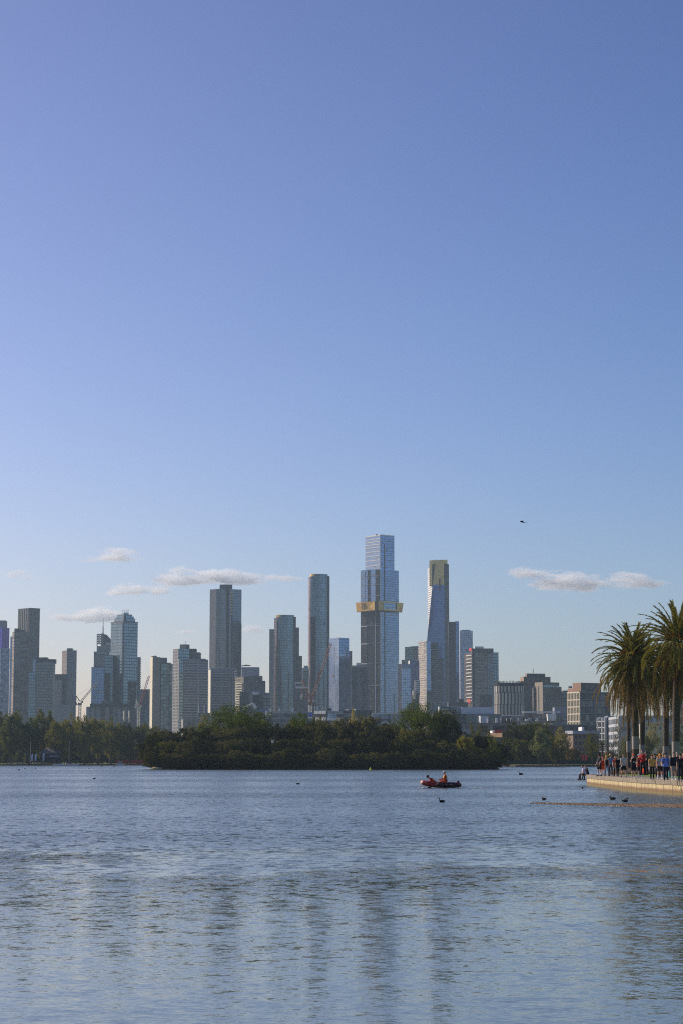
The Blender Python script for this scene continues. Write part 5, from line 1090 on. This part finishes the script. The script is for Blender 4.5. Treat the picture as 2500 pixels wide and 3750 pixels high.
for i in range(2): proto('airy%d' % i, crown(40 + i, 4.4, 4.4, 1.8, 10, 80, 46, .17, (.14, .26), 1.0, .3, .2), trunk(40 + i, 9.5, .22, 9, .35, twig=5))
proto('cone', crown(50, 4.4, 4.4, .7, 10, 110, 60, .22, (.14, .24), 1.1, .75, .3), trunk(50, 9, .25, 4, .3))
proto('bare', crown(60, 4, 4, 3, 10, 50, 12, .13, (.2, .3), 1.0, .3, .1), trunk(61, 9.6, .24, 16, .38, lo=.2, twig=10))
for i in range(2): proto('shrub%d' % i, crown(70 + i, 5, 5, -.6, 10, 46, 90, .42, (.3, .46), .8, .1, .4), trunk(70 + i, 6, .3, 4))

# the island
r = random.Random(77)
G_I = 'dark trees crowding the front of the island'
def isl(u, vt, d, wpx, key, label, mat=L_DARK, group=None, name='tree', bark=None):
    h = ZV(vt, d) - .5; tree(name, label, key, XU(u, d), d, h, wpx * d / F, mat, group, .5, bark=bark)
prof_ = [(560, 2705), (575, 2682), (605, 2672), (680, 2668), (720, 2666), (775, 2662), (840, 2664), (900, 2662), (960, 2655), (1020, 2650), (1075, 2655), (1130, 2660), (1180, 2648), (1230, 2632), (1290, 2632), (1350, 2626), (1400, 2650), (1440, 2668), (1500, 2668), (1560, 2680), (1620, 2676), (1680, 2682), (1740, 2692), (1780, 2698), (1806, 2722)]
def ptop(u):
    for (a, va), (b, vb) in zip(prof_, prof_[1:]):
        if a <= u <= b: return va + (vb - va) * (u - a) / (b - a)
    return prof_[0][1] if u < 560 else prof_[-1][1]
k = 0
for u, vt in prof_:                                    # back row gives the outline
    d = 509 + r.uniform(-3, 5); isl(u, vt - 4, d, r.uniform(92, 128), 'teatree%d' % (k % 4), 'dark dense tree in the crowded front of the island', group=G_I); k += 1
u = 574
while u < 1800:                                        # middle and front rows, lower towards the water
    isl(u, max(ptop(u) + r.uniform(26, 48), 2700), 499 + r.uniform(-2, 2), r.uniform(80, 110), 'teatree%d' % (k % 4), 'dark dense tree in the crowded front of the island', group=G_I); k += 1; u += r.uniform(44, 66)
u = 566
while u < 1812:
    isl(u, r.uniform(2738, 2768), 493 - 4 * sin(max(0, min(1, (u - 556) / 1276)) * pi) + r.uniform(-1, 1), r.uniform(60, 90), 'teatree%d' % (k % 4), 'dark dense tree in the crowded front of the island', group=G_I); k += 1; u += r.uniform(36, 52)
u = 552
while u < 1838:
    f = (u - 552) / 1286; d = 506 - 18.5 * sqrt(max(.02, 1 - (2 * f - 1) ** 2)); isl(u, r.uniform(2782, 2798), d, r.uniform(30, 54), 'shrub%d' % (k % 2), 'low dark bush overhanging the waterline of the island', group='bushes along the island waterline', name='shrub'); k += 1; u += r.uniform(18, 30)
isl(875, 2588, 520, 240, 'fig0', 'broad sunlit dome of a fig tree rising left on the island', L_FIG); isl(958, 2640, 516, 70, 'fig1', 'small bright green tree tucked under the broad fig dome', L_FIG)
isl(1098, 2615, 518, 130, 'fig1', 'rounded bright green tree on the island below the orange crane', L_FIG); isl(1165, 2622, 520, 90, 'elm0', 'dark upright tree beside the rounded bright green island tree', L_ELM)
isl(1540, 2580, 517, 200, 'fig0', 'biggest domed green tree on the island, below the banded wing', L_FIG); isl(1632, 2604, 515, 120, 'fig1', 'dark shoulder tree joined to the right of the biggest dome', L_ELM)
isl(1500, 2660, 500, 90, 'teatree1', 'olive bush tree under the left of the biggest dome', L_OLIVE); isl(1700, 2690, 498, 70, 'teatree2', 'low olive tree right of the biggest island dome', L_OLIVE)
isl(1800, 2690, 505, 66, 'airy0', 'bright leafed young tree at the right tip of the island', L_FIG)
isl(745, 2615, 530, 74, 'airy1', 'pale thin leaved tree behind the left of the island', L_PALE, bark=BARK_P); isl(795, 2618, 532, 62, 'airy0', 'second pale thin tree, beside the fig dome', L_GREYG, bark=BARK_P); isl(705, 2640, 530, 60, 'airy0', 'low pale green tree at the far left of the thin pair', L_GREYG)
isl(1290, 2598, 535, 66, 'airy1', 'pale yellowish tree peeping over the middle of the island', L_PALE, bark=BARK_P); isl(1232, 2616, 540, 44, 'airy0', 'small pale tree left of the yellowish one above the island', L_PALE); isl(1335, 2608, 536, 50, 'airy0', 'small pale tree right of the yellowish one above the island', L_PALE)
isl(1450, 2655, 525, 90, 'bare', 'grey leafless bush tree left of the biggest island dome', L_DRY)
m = MB(); q = at(560, 2812, 489); m.ell((XU(573, 489), 488.6, .2), (1.1, .6, .45), 9, 6); tag(m.build('rock', plain(rgb(196, 172, 128), .9, name='rock')), 'pale rock at the left waterline of the island', 'rock')

# left shore
G_L = 'olive plane trees along the left shore'; G_LB = 'trees standing further back in the left park'
for u, vt, w, d, key, mat, lab, grp in (
    (-20, 2606, 120, 915, 'elm0', L_ELM, 'dark tree at the far left edge of the lake', None), (45, 2608, 120, 905, 'elm1', L_ELM, 'big dark tree left of the round topped pair', None),
    (110, 2640, 110, 900, 'elm2', L_ELM, 'dark lower tree in front of the round topped tree', None), (158, 2602, 116, 925, 'elm0', L_ELM, 'tall round topped dark tree above the pavilion roof', None),
    (215, 2640, 100, 905, 'elm1', L_OLIVE, None, G_L), (262, 2628, 104, 915, 'elm2', L_OLIVE, None, G_L), (312, 2624, 110, 905, 'elm0', L_OLIVE, None, G_L), (362, 2632, 104, 920, 'elm1', L_OLIVE, None, G_L), (408, 2640, 96, 930, 'elm2', L_OLIVE, None, G_L), (444, 2652, 80, 935, 'elm0', L_OLIVE, None, G_L),
    (470, 2650, 60, 965, 'fig1', L_DARK, 'small dark round tree left of the layered pine', None), (508, 2666, 66, 950, 'fig0', L_DARK, 'dark ball shaped tree beside the island', None), (545, 2648, 90, 1010, 'teatree1', L_ELM, 'layered dark pine above the left tip of the island', None), (575, 2660, 80, 1020, 'teatree2', L_ELM, 'second dark pine just behind the island tip', None), (480, 2712, 66, 935, 'elm1', L_OLIVE, 'low olive tree in front of the ball shaped tree', None)):
    tree('tree', lab or 'olive leaved plane tree in the row along the left shore', key, XU(u, d), d, (ZV(vt, d) - .7) * 1.02, w * d / F, mat, grp)
for j in range(22):
    u = -30 + j * 29 + r.uniform(-8, 8); d = 975 + r.uniform(0, 60); tree('tree', 'dark tree filling the back of the left park', 'teatree%d' % (j % 3), XU(u, d), d, (ZV(r.uniform(2655, 2690), d)), r.uniform(80, 110) * d / F, L_ELM, G_LB)
tree('shrub', 'small conical yellow green bush by the moored motorboat', 'cone', XU(446, 897), 897, 4.8, 2.6, L_OLIVE, cat='bush')
tree('sapling', 'thin young tree on the bank left of the flag poles', 'airy1', XU(64, 890), 890, 4.8, 2.2, L_OLIVE)
tree('sapling', 'second thin young tree, beside the diagonal stay pole', 'airy0', XU(95, 892), 892, 4.6, 2.0, L_OLIVE)
# right shore
for j in range(30):
    u = -20 + j * 20 + r.uniform(-6, 6); d = 962 + r.uniform(0, 14); tree('shrub', 'dark bush under the trees at the back of the left park', 'shrub%d' % (j % 2), XU(u, d), d, r.uniform(4, 8), r.uniform(5, 8), L_ELM, 'bushes at the back of the left park', cat='bush')
for u, vt, w, d, key, mat, lab, bk in (
    (1905, 2640, 150, 770, 'teatree1', L_ELM, 'broad flat topped dark pine on the right shore', BARK), (1975, 2644, 110, 790, 'teatree3', L_ELM, 'dark pine joined behind the broad flat topped one', BARK), (1868, 2668, 110, 765, 'elm2', L_DARK, 'dark tree just right of the island tip', BARK), (1850, 2700, 100, 745, 'elm0', L_ELM, 'green tree low behind the island tip', BARK), (1905, 2705, 90, 742, 'elm1', L_ELM, 'dark low tree left of the conical grey green tree', BARK),
    (1978, 2656, 92, 735, 'cone', L_GREYG, 'conical grey green tree with its trunk on the lawn', BARK), (2052, 2662, 96, 740, 'airy1', L_PALE, 'yellow green autumn tree right of the conical one', BARK), (2030, 2690, 80, 742, 'elm2', L_OLIVE, 'olive tree between the conical and yellow trees', BARK), (2075, 2712, 60, 742, 'bare', L_DRY, 'bare brown tree in front of the brick building', BARK),
    (2165, 2668, 76, 738, 'airy0', L_OLIVE, 'loose olive tree right of the brick building', BARK), (2262, 2642, 74, 738, 'bare', L_DRY, 'tall leafless grey tree left of the palm trunks', BARK_P), (2308, 2690, 60, 736, 'bare', L_DRY, 'smaller leafless tree beside the thin palm trunk', BARK_P), (2286, 2700, 60, 734, 'airy1', L_OLIVE, 'yellowish bush tree between the palm trunks', BARK),
    (2385, 2652, 84, 740, 'airy1', L_PALE, 'pale gum tree between the palm trunks', BARK_P), (2440, 2664, 90, 736, 'airy0', L_GREYG, 'grey green gum tree left of the tall palm trunk', BARK_P), (2360, 2690, 70, 732, 'elm0', L_ELM, 'dark green tree behind the large palm trunk', BARK), (2500, 2650, 100, 740, 'airy1', L_GREYG, 'grey green gum tree at the right edge', BARK_P), (2240, 2710, 60, 736, 'bare', L_DRY, 'brown twiggy tree behind the small shore palm', BARK)):
    tree('tree', lab, key, XU(u, d), d, ZV(vt, d) - .7, w * d / F, mat, bark=bk)
for u, vt, w, d, key, lab in ((1725, 2630, 44, 660, 'airy0', 'thin dark tree above the island, left of the pair'), (1752, 2650, 44, 662, 'airy1', 'thin dark tree above the island, middle of the three'), (1782, 2652, 46, 664, 'airy0', 'thin dark tree above the island, right of the three')): tree('tree', lab, key, XU(u, d), d, ZV(vt, d) - .7, w * d / F, L_ELM)
for j in range(20):
    u = 1840 + j * 36 + r.uniform(-8, 8); d = 775 + r.uniform(0, 30); tree('shrub', 'dull brown green bush behind the right shore fence', 'shrub%d' % (j % 2), XU(u, d), d, r.uniform(4.5, 7.5), r.uniform(5, 7), L_DRY if j % 3 else L_ELM, 'bushes behind the right shore fence', cat='bush')

# ------------------------------------------------------------------ palms
L_PALM = leaf_mat(rgb(72, 77, 37), rgb(136, 130, 76), .2, 'palm_leaves'); L_PDEAD = leaf_mat(rgb(98, 82, 58), rgb(158, 136, 100), .2, 'dead_leaves'); FRUIT = plain(rgb(208, 124, 40), .8, var=.3, scale=6, name='fruit_stalks')
def palm_trunk_mat():
    m, t, b = newmat('palm_trunk'); co = t.n('ShaderNodeTexCoord').outputs['Object']; x, y, z = t.xyz(co)
    a = t.m('ARCTAN2', x, y); q = t.comb(t.m('MULTIPLY', a, 1.6), t.m('MULTIPLY', z, 5), 0); nz = t.noise(q, 2.0, 3, .6)[0]
    t.put(b.inputs['Base Color'], t.ramp(nz, [(.35, rgb(52, 44, 36)), (.65, rgb(108, 95, 78))])); b.inputs['Roughness'].default_value = .95
    bp_ = t.n('ShaderNodeBump'); bp_.inputs['Strength'].default_value = 1; bp_.inputs['Distance'].default_value = .08; t.put(bp_.inputs['Height'], nz); t.put(b.inputs['Normal'], bp_.outputs[0]); return m
PTM = palm_trunk_mat(); BANDM = plain(rgb(140, 134, 128), .6, metal=0, scale=1.5, name='metal_band')
def frond(m, r, base, az, el, L, droop, wid=.52, nleaf=60, sag=.35, thick=.03):
    P_ = []; p = Vector(base); ang = el; st = L / 12
    for i in range(13):
        P_.append(p.copy()); p = p + Vector((cos(az) * cos(ang), sin(az) * cos(ang), sin(ang))) * st; ang -= droop / 12 * (.5 + i / 8); ang = max(ang, -1.5)
    m.tube(P_, [thick * (1 - .8 * i / 12) for i in range(13)], 4)
    side0 = Vector((-sin(az), cos(az), 0))
    for k in range(nleaf):
        f = .14 + .86 * (k + r.uniform(-.3, .3)) / nleaf; f = min(max(f, .1), .999); i = int(f * 12); q = P_[i].lerp(P_[i + 1], f * 12 - i); d = (P_[i + 1] - P_[i]).normalized()
        up = side0.cross(d); up = up if up.z > 0 else -up; ll = wid * (sin(min(1, f * 1.25 + .12) * pi * .86) * .75 + .28) * r.uniform(.85, 1.15)
        for s in (-1, 1):
            tip = q + (side0 * s * .58 + d * .8 + up * r.uniform(.05, .42)).normalized() * ll + Vector((0, 0, -sag * ll * r.uniform(.3, 1))); w = d * .034 + up * .010; md = q.lerp(tip, .5) + up * .03
            i0 = len(m.v); m.v += [tuple(q - w), tuple(q + w), tuple(md + w * .9), tuple(tip), tuple(md - w * .9)]; m.f.append((i0, i0 + 1, i0 + 2, i0 + 3, i0 + 4)); m.uv.append([(0, 0)] * 5); m.mi.append(0)
def palm(label, u, d, vc, wpx, seed, band, L=3.3, nf=70, dead=34, elr=118, vb=None, uc=None, deadlen=1.0):
    r = random.Random(seed); x = XU(u, d); zc = ZV(vc, d); e = tag(empty('palm_tree', (x, d, ZT)), label, 'palm tree'); o = Vector((x, d, ZT)); rt = wpx * d / F / 2; lx = (XU(uc, d, vc) - x) if uc else 0
    m = MB(); H = zc - ZT; m.tube([Vector((lx * f ** 2, 0, f * H - .1)) for f in (0, .03, .1, .3, .5, .7, .88, .97, 1.02)], [rt * 1.5, rt * 1.25, rt, rt * .96, rt, rt * .98, rt * 1.05, rt * 1.35, rt * .5], 18); m.build('trunk', PTM, e, smooth=True)
    if band:
        z0, z1 = ZV(band[1], d) - ZT, ZV(band[0], d) - ZT; m = MB(); m.tube([(0, 0, z0), (0, 0, z1)], [rt * 1.07, rt * 1.05], 20, caps=False); m.build('trunk_band', BANDM, e, smooth=True)
    c0 = Vector((lx, 0, H)); m = MB()
    for k in range(nf):
        f = (k + .5) / nf; el = radians(86 - elr * f ** .9 + r.uniform(-6, 6)); az = k * 2.39996 + r.uniform(-.25, .25); dr = (.55 + .75 * min(1, f * 1.3)) * r.uniform(.8, 1.25)
        frond(m, r, c0 + Vector((cos(az) * rt * .8, sin(az) * rt * .8, .35 - .7 * f)), az, el, L * r.uniform(.86, 1.08) * (.8 + .2 * min(1, f * 3)), dr)
    m.build('crown', L_PALM, e)
    m = MB()
    for k in range(dead):
        f = (k + .5) / dead; el = radians(-18 - 55 * f + r.uniform(-8, 8)); az = k * 2.39996 + r.uniform(-.3, .3)
        frond(m, r, c0 + Vector((cos(az) * rt, sin(az) * rt, -.35 - .5 * f)), az, el, L * deadlen * r.uniform(.8, 1.1), .9 * r.uniform(.7, 1.3), .42, 44, .8)
    if dead: m.build('dead_frond_skirt', L_PDEAD, e)
    m = MB()
    for k in range(12):
        az = r.uniform(0, 6.28); p0 = c0 + Vector((0, 0, .1)); p1 = p0 + Vector((cos(az) * .7, sin(az) * .7, .55)); p2 = p0 + Vector((cos(az) * 1.25, sin(az) * 1.25, .45 + r.uniform(-.3, .2)))
        m.tube([p0, p1, p2], [.03, .025, .02], 4)
        for j in range(10): q = p1.lerp(p2, r.random()); m.tube([q, q + Vector((r.uniform(-.12, .12), r.uniform(-.12, .12), -r.uniform(.1, .3)))], [.02, .012], 4)
    m.build('fruit_stalk', FRUIT, e)
    return e
palm('large palm with a wide metal band around its thick trunk and long brown skirt', 2323, 192, 2408, 25, 1, (2696, 2744), L=3.95, elr=114, nf=98, dead=56, deadlen=1.35, uc=2318)
palm('tall palm with the highest crown, at the right edge', 2470, 166, 2352, 28, 2, (2716, 2790), L=3.9, nf=76, elr=102, dead=30, deadlen=.95, uc=2481)
palm('palm hidden behind the large palm, trunk showing on its right', 2347, 222, 2440, 20, 3, (2727, 2790), L=4.0, nf=64, dead=44, deadlen=1.3, uc=2352)
palm('thin dark trunked palm showing left of the large palm', 2297, 238, 2452, 14, 4, (2714, 2755), L=3.9, nf=60, dead=36, deadlen=1.25, uc=2302)
palm('palm with a hanging brown skirt between the large and the tall palm', 2433, 212, 2452, 21, 5, (2733, 2790), L=3.7, nf=60, dead=48, deadlen=1.3, uc=2440)
palm('palm mostly outside the right edge with only its fronds in view', 2556, 200, 2500, 22, 6, None, L=3.9, nf=64, dead=30)
r6 = tag(empty('palm_tree', (XU(2201, 728), 728, .7)), 'small dark palm on the far right shore behind the orange flags', 'palm tree')
m = MB(); H = ZV(2728, 728) - .7; m.tube([(0, 0, -.2), (0, 0, H)], [.4, .34], 10); m.build('trunk', PTM, r6); m = MB(); rr = random.Random(3)
for k in range(46): frond(m, rr, (0, 0, H), k * 2.4, radians(80 - 115 * k / 46), 3.2, .9, .6, 16, .4, .05)
m.build('crown', L_PALM, r6)
# mulch mounds under the palms
for u, d, w, lab in ((2318, 192, 2.6, 'brown mulch mound around the foot of the large palm'), (2395, 214, 3.4, 'brown mulch mound between the palm trunks'), (2470, 167, 1.8, 'brown mulch mound around the foot of the tall palm'), (2297, 238, 2.2, 'brown mulch mound around the thin palm')):
    m = MB(); m.ell((XU(u, d), d, ZT), (w, w * .8, .42), 22, 6, zmin=0); tag(m.build('mulch_mound', ground_mat(rgb(74, 60, 46), rgb(112, 92, 72), 1.5, 'mulch'), smooth=True), lab, 'mulch bed')
# low timber bench behind the walkers
bq = on_path(2262, 2836); be = tag(empty('bench', (bq.x, bq.y, ZT)), 'low pale timber bench on the lawn behind the red shirt', 'bench'); TIM = plain(rgb(176, 164, 148), .8, name='timber')
for y in (-.2, .0, .2): m = MB(); m.box((0, y, .44), (1.9, .15, .05)); m.build('seat_slat', TIM, be)
for x in (-.75, .75): m = MB(); m.box((x, 0, .2), (.1, .4, .42)); m.build('leg', TIM, be)

# ------------------------------------------------------------------ small things on the shores
def feather_flag(label, u, d, vt, vb, mat, group=None, lean=.12):
    z0, z1 = .7, ZV(vt, d); e = tag(empty('feather_flag', (XU(u, d), d, z0)), label, 'flag', group); h = z1 - z0; zb = max(.3, ZV(vb, d) - z0)
    m = MB(); m.tube([(0, 0, 0), (0, 0, h * .7), (h * lean * .5, 0, h)], [.05, .04, .03], 6); m.build('pole', SHOE_D, e)
    m = MB(); q = [(.04, zb), (.75, zb + .1), (.85, h * .75), (h * lean + .45, h * .99), (h * lean * .5, h), (.04, h * .7)]
    m.face([(x, -.012, z) for x, z in q]); m.face([(x, .012, z) for x, z in reversed(q)]); m.build('banner', mat, e)
OB = cloth(240, 84, 62); BB = plain(rgb(190, 200, 215), .8, var=.4, scale=.8, name='banner_cloth')
feather_flag('orange red feather flag on the right shore, left of two', 2125, 728, 2764, 2785, OB); feather_flag('orange red feather flag on the right shore, right of two', 2137, 729, 2764, 2786, OB)
for u, vt, lab in ((118, 2760, 'white and blue feather flag beside the pole with the stay'), (131, 2760, 'white and blue feather flag, middle of the three'), (160, 2758, 'white and blue feather flag nearest the pavilion')): feather_flag(lab, u, 888, vt, 2787, BB)
# dark green fence along the right shore, red fence on the left
def fence(name, label, u0, u1, d, h, mat, step=3.0, z=.7):
    x0, x1 = XU(u0, d), XU(u1, d); e = tag(empty(name, ((x0 + x1) / 2, d, z)), label, 'fence'); L = x1 - x0
    m = MB(); m.box((0, 0, h / 2 + .05), (L, .05, h)); m.build('panel', mat, e)
    k = int(L / step)
    for i in range(k + 1): m = MB(); m.box((-L / 2 + L * i / k, -.06, h / 2 + .08), (.08, .08, h + .16)); m.build('post', SHOE_D, e)
fence('fence', 'long dark green fence along the right shore lawn', 1838, 2300, 758, 1.7, plain(rgb(34, 66, 54), .8, scale=.3, name='green_mesh')); fence('fence', 'low red fence between the trunks on the left shore', 428, 535, 940, 1.6, plain(rgb(180, 44, 42), .7, scale=.3, name='red_sheet'))
# pavilion
PV = tag(empty('pavilion', (XU(190, 905), 905, .7)), 'dark lakeside pavilion with a grey hipped roof under the trees', 'building'); s_ = 905 / F
m = MB(); m.box((0, 0, 2.2), (70 * s_, 7, 4.4)); m.build('wall', plain(rgb(52, 46, 44), .9, scale=.3, name='dark_timber'), PV)
m = MB(); w = 40 * s_; m.prism([(-w, -5), (w, -5), (w, 5), (-w, 5)], 4.6, 7.4, top=[(-w * .35, -.3), (w * .6, -.3), (w * .6, .3), (-w * .35, .3)], bottom=True); m.build('roof', plain(rgb(120, 118, 118), .8, scale=.3, name='grey_roof'), PV)
m = MB(); m.box((2, -3.7, 3.3), (36 * s_, .3, .9)); m.build('awning', GREYP, PV)
for x in (-3.6, -.6, 2.4, 4.4): m = MB(); m.box((x, -4.4, 2.2), (.2, .2, 4.4)); m.build('post', CONC_D, PV)
def pole(label, u, d, vt, w, arms):
    e = tag(empty('pole', (XU(u, d), d, .6)), label, 'pole'); h = ZV(vt, d) - .6; m = MB(); m.tube([(0, 0, 0), (0, 0, h)], [w, w * .7], 8); m.build('shaft', CONC, e); arms(e, h)
def arm1(e, h): m = MB(); m.bar((-6.3, 0, h * .62), (0, 0, h * .36), .14); m.build('stay', CONC, e)
def arm2(e, h): m = MB(); m.bar((-.6, 0, h * .78), (.6, 0, h * .78), .16); m.build('cross_arm', CONC, e)
pole('tall grey pole with a slanting stay on the left shore', 116, 884, 2715, .17, arm1); pole('tall grey pole with a short cross arm on the left shore', 257, 884, 2713, .17, arm2)
# jetties and boats at the left bank
for u, w, lab in ((62, 60, 'low timber jetty left of the pavilion'), (150, 44, 'second low timber jetty, in front of the flags')):
    d = 878; e = tag(empty('jetty', (XU(u, d), d, 0)), lab, 'jetty'); L = w * d / F; m = MB(); m.box((0, 0, 1.15), (L, 2.2, .22)); m.build('deck', TIM, e)
    for k in range(4): m = MB(); m.tube([(-L * .45 + L * .3 * k, -.9, -.5), (-L * .45 + L * .3 * k, -.9, 1.04)], [.13, .13], 6); m.build('pile', SHOE_D, e)
def moored(label, u, L, cabin, d=874):
    e = tag(empty('boat', (XU(u, d), d, 0)), label, 'boat'); m = MB(); w = L * .16; z = L * .09 + .25
    lo_ = [(-L * .46, -w * .7), (L * .3, -w * .7), (L * .42, 0), (L * .3, w * .7), (-L * .46, w * .7)]; hi_ = [(-L * .5, -w), (L * .3, -w), (L * .5, 0), (L * .3, w), (-L * .5, w)]
    m.prism(lo_, -.1, z, top=hi_); m.build('hull', WHT, e)
    if cabin:
        m = MB(); m.prism([(-L * .3, -w * .7), (L * .12, -w * .7), (L * .12, w * .7), (-L * .3, w * .7)], z, z + 1.25, top=[(-L * .28, -w * .6), (L * .02, -w * .6), (L * .02, w * .6), (-L * .28, w * .6)]); m.build('cabin', GREYP, e)
moored('small white motorboat with cabin moored by the red fence', 446, 3.6, True); moored('low white rowing boat moored at the left bank, left of two', 224, 5.6, False); moored('low white rowing boat moored at the left bank, right of two', 272, 5.2, False)
q = onwater(1355, 2820); m = MB(); m.lathe([(0, -.1), (.42, -.05), (.44, .12), (.30, .55), (.10, .62), (.08, 1.05), (0, 1.06)], (0, 0, 0), 12); o = tag(m.build('buoy', plain(rgb(205, 225, 40), .5, name='yellow_buoy'), smooth=True), 'bright yellow marker buoy in front of the island', 'buoy'); o.location = q; o.scale = (.62, .62, .62)
# white wake behind the boat
rw = random.Random(2); m = MB()
for k in range(60): f = rw.random(); m.ell((bx + 1.75 + f * 1.7, bd + rw.uniform(-.28, .28) * (.6 + f), .015), (rw.uniform(.03, .10), rw.uniform(.02, .05), .02), 6, 4)
for k in range(16): m.ell((bx - 1.62 + rw.uniform(-.25, .25), bd + rw.uniform(-.5, .5), .02), (rw.uniform(.04, .12), .05, .03), 6, 4)
tag(m.build('wake', plain(rgb(235, 235, 235), .6, name='foam')), 'short line of white foam trailing the inflatable boat', 'foam', kind='stuff')

# ------------------------------------------------------------------ clouds and haze
def cloud_mat():
    m = bpy.data.materials.new('cloud_vapour'); m.use_nodes = True; t = NT(m.node_tree); nt = m.node_tree; nt.nodes.remove(nt.nodes['Principled BSDF'])
    pv = t.n('ShaderNodeVolumePrincipled'); g = t.n('ShaderNodeTexCoord').outputs['Object']; pos = t.n('ShaderNodeNewGeometry').outputs['Position']
    x, y, z = t.xyz(g); z2 = t.m('MULTIPLY', z, t.m('MULTIPLY_ADD', t.m('LESS_THAN', z, 0), 1.1, 1.0))
    rr = t.vm('LENGTH', t.comb(x, y, z2)); p2_ = t.vm('MULTIPLY', pos, (.6, .6, 1.9)); nz = t.m('ADD', t.m('MULTIPLY', t.noise(p2_, .0042, 2, .5)[0], .6), t.m('MULTIPLY', t.noise(p2_, .016, 5, .65)[0], .4))
    den = t.m('MULTIPLY', t.m('ADD', t.m('SUBTRACT', .70, rr), t.m('MULTIPLY', t.m('SUBTRACT', nz, .5), 3.4)), 3.0, clamp=True)
    t.put(pv.inputs['Density'], t.m('MULTIPLY', den, CL_D)); pv.inputs['Color'].default_value = (.965, .99, 1, 1); pv.inputs['Anisotropy'].default_value = .25
    nt.links.new(pv.outputs[0], nt.nodes['Material Output'].inputs['Volume']); m.cycles.volume_step_rate = .5
    return m
CL_D = .0105; CM = cloud_mat()
ico = bpy.data.meshes.new('cloud_hull'); bmm = __import__('bmesh').new(); __import__('bmesh').ops.create_icosphere(bmm, subdivisions=2, radius=1); bmm.to_mesh(ico); bmm.free(); ico.materials.append(CM)
for u0, u1, v0, v1, lab in ((300, 515, 2012, 2070, 'small white cloud high above the left towers'), (-5, 115, 2066, 2132, 'tiny white cloud at the left edge of the sky'), (610, 695, 2068, 2104, 'small wisp above the left of the long cloud bank'), (405, 595, 2134, 2190, 'low white cloud at the left end of the cloud bank'), (560, 800, 2094, 2156, 'long white cloud, left of the bank behind the tall folded tower'), (730, 890, 2078, 2118, 'white cloud on top of the long bank'), (800, 955, 2094, 2150, 'white cloud at the right end of the long bank'),
    (155, 290, 2238, 2280, 'flat white cloud low behind the left towers'), (260, 425, 2222, 2284, 'domed white cloud low behind the spire tower'), (960, 1130, 2104, 2130, 'thin faint cloud left of the taller oval tower'), (1860, 2045, 2078, 2126, 'white cloud left of the long cloud by the palms'), (1960, 2230, 2088, 2172, 'biggest white cloud in the sky right of the skyline'), (2190, 2425, 2096, 2164, 'long tapering white cloud above the palms'), (875, 975, 2290, 2322, 'small cloud behind the right of the tall folded tower'), (630, 725, 2298, 2324, 'very faint cloud left of the tall folded tower')):
    d = 15000; c0 = at((u0 + u1) / 2, (v0 * .4 + v1 * .6), d); s_ = d / F
    o = link('cloud', ico, None, c0); o.scale = ((u1 - u0) / 2 * s_ * 1.55, (u1 - u0) / 2 * s_ * .9, (v1 - v0) / 2 * s_ * 1.6); tag(o, lab, 'cloud')
hm = bpy.data.materials.new('haze_air'); hm.use_nodes = True; nt = hm.node_tree; nt.nodes.remove(nt.nodes['Principled BSDF']); pv = nt.nodes.new('ShaderNodeVolumePrincipled')
pv.inputs['Color'].default_value = (.60, .80, 1, 1); pv.inputs['Density'].default_value = HAZE_D if 'HAZE_D' in globals() else 6.0e-5; pv.inputs['Anisotropy'].default_value = .2
nt.links.new(pv.outputs[0], nt.nodes['Material Output'].inputs['Volume'])
m = MB(); m.box((0, 400, 210), (13600, 13600, 423)); tag(m.build('haze', hm), kind='stuff')
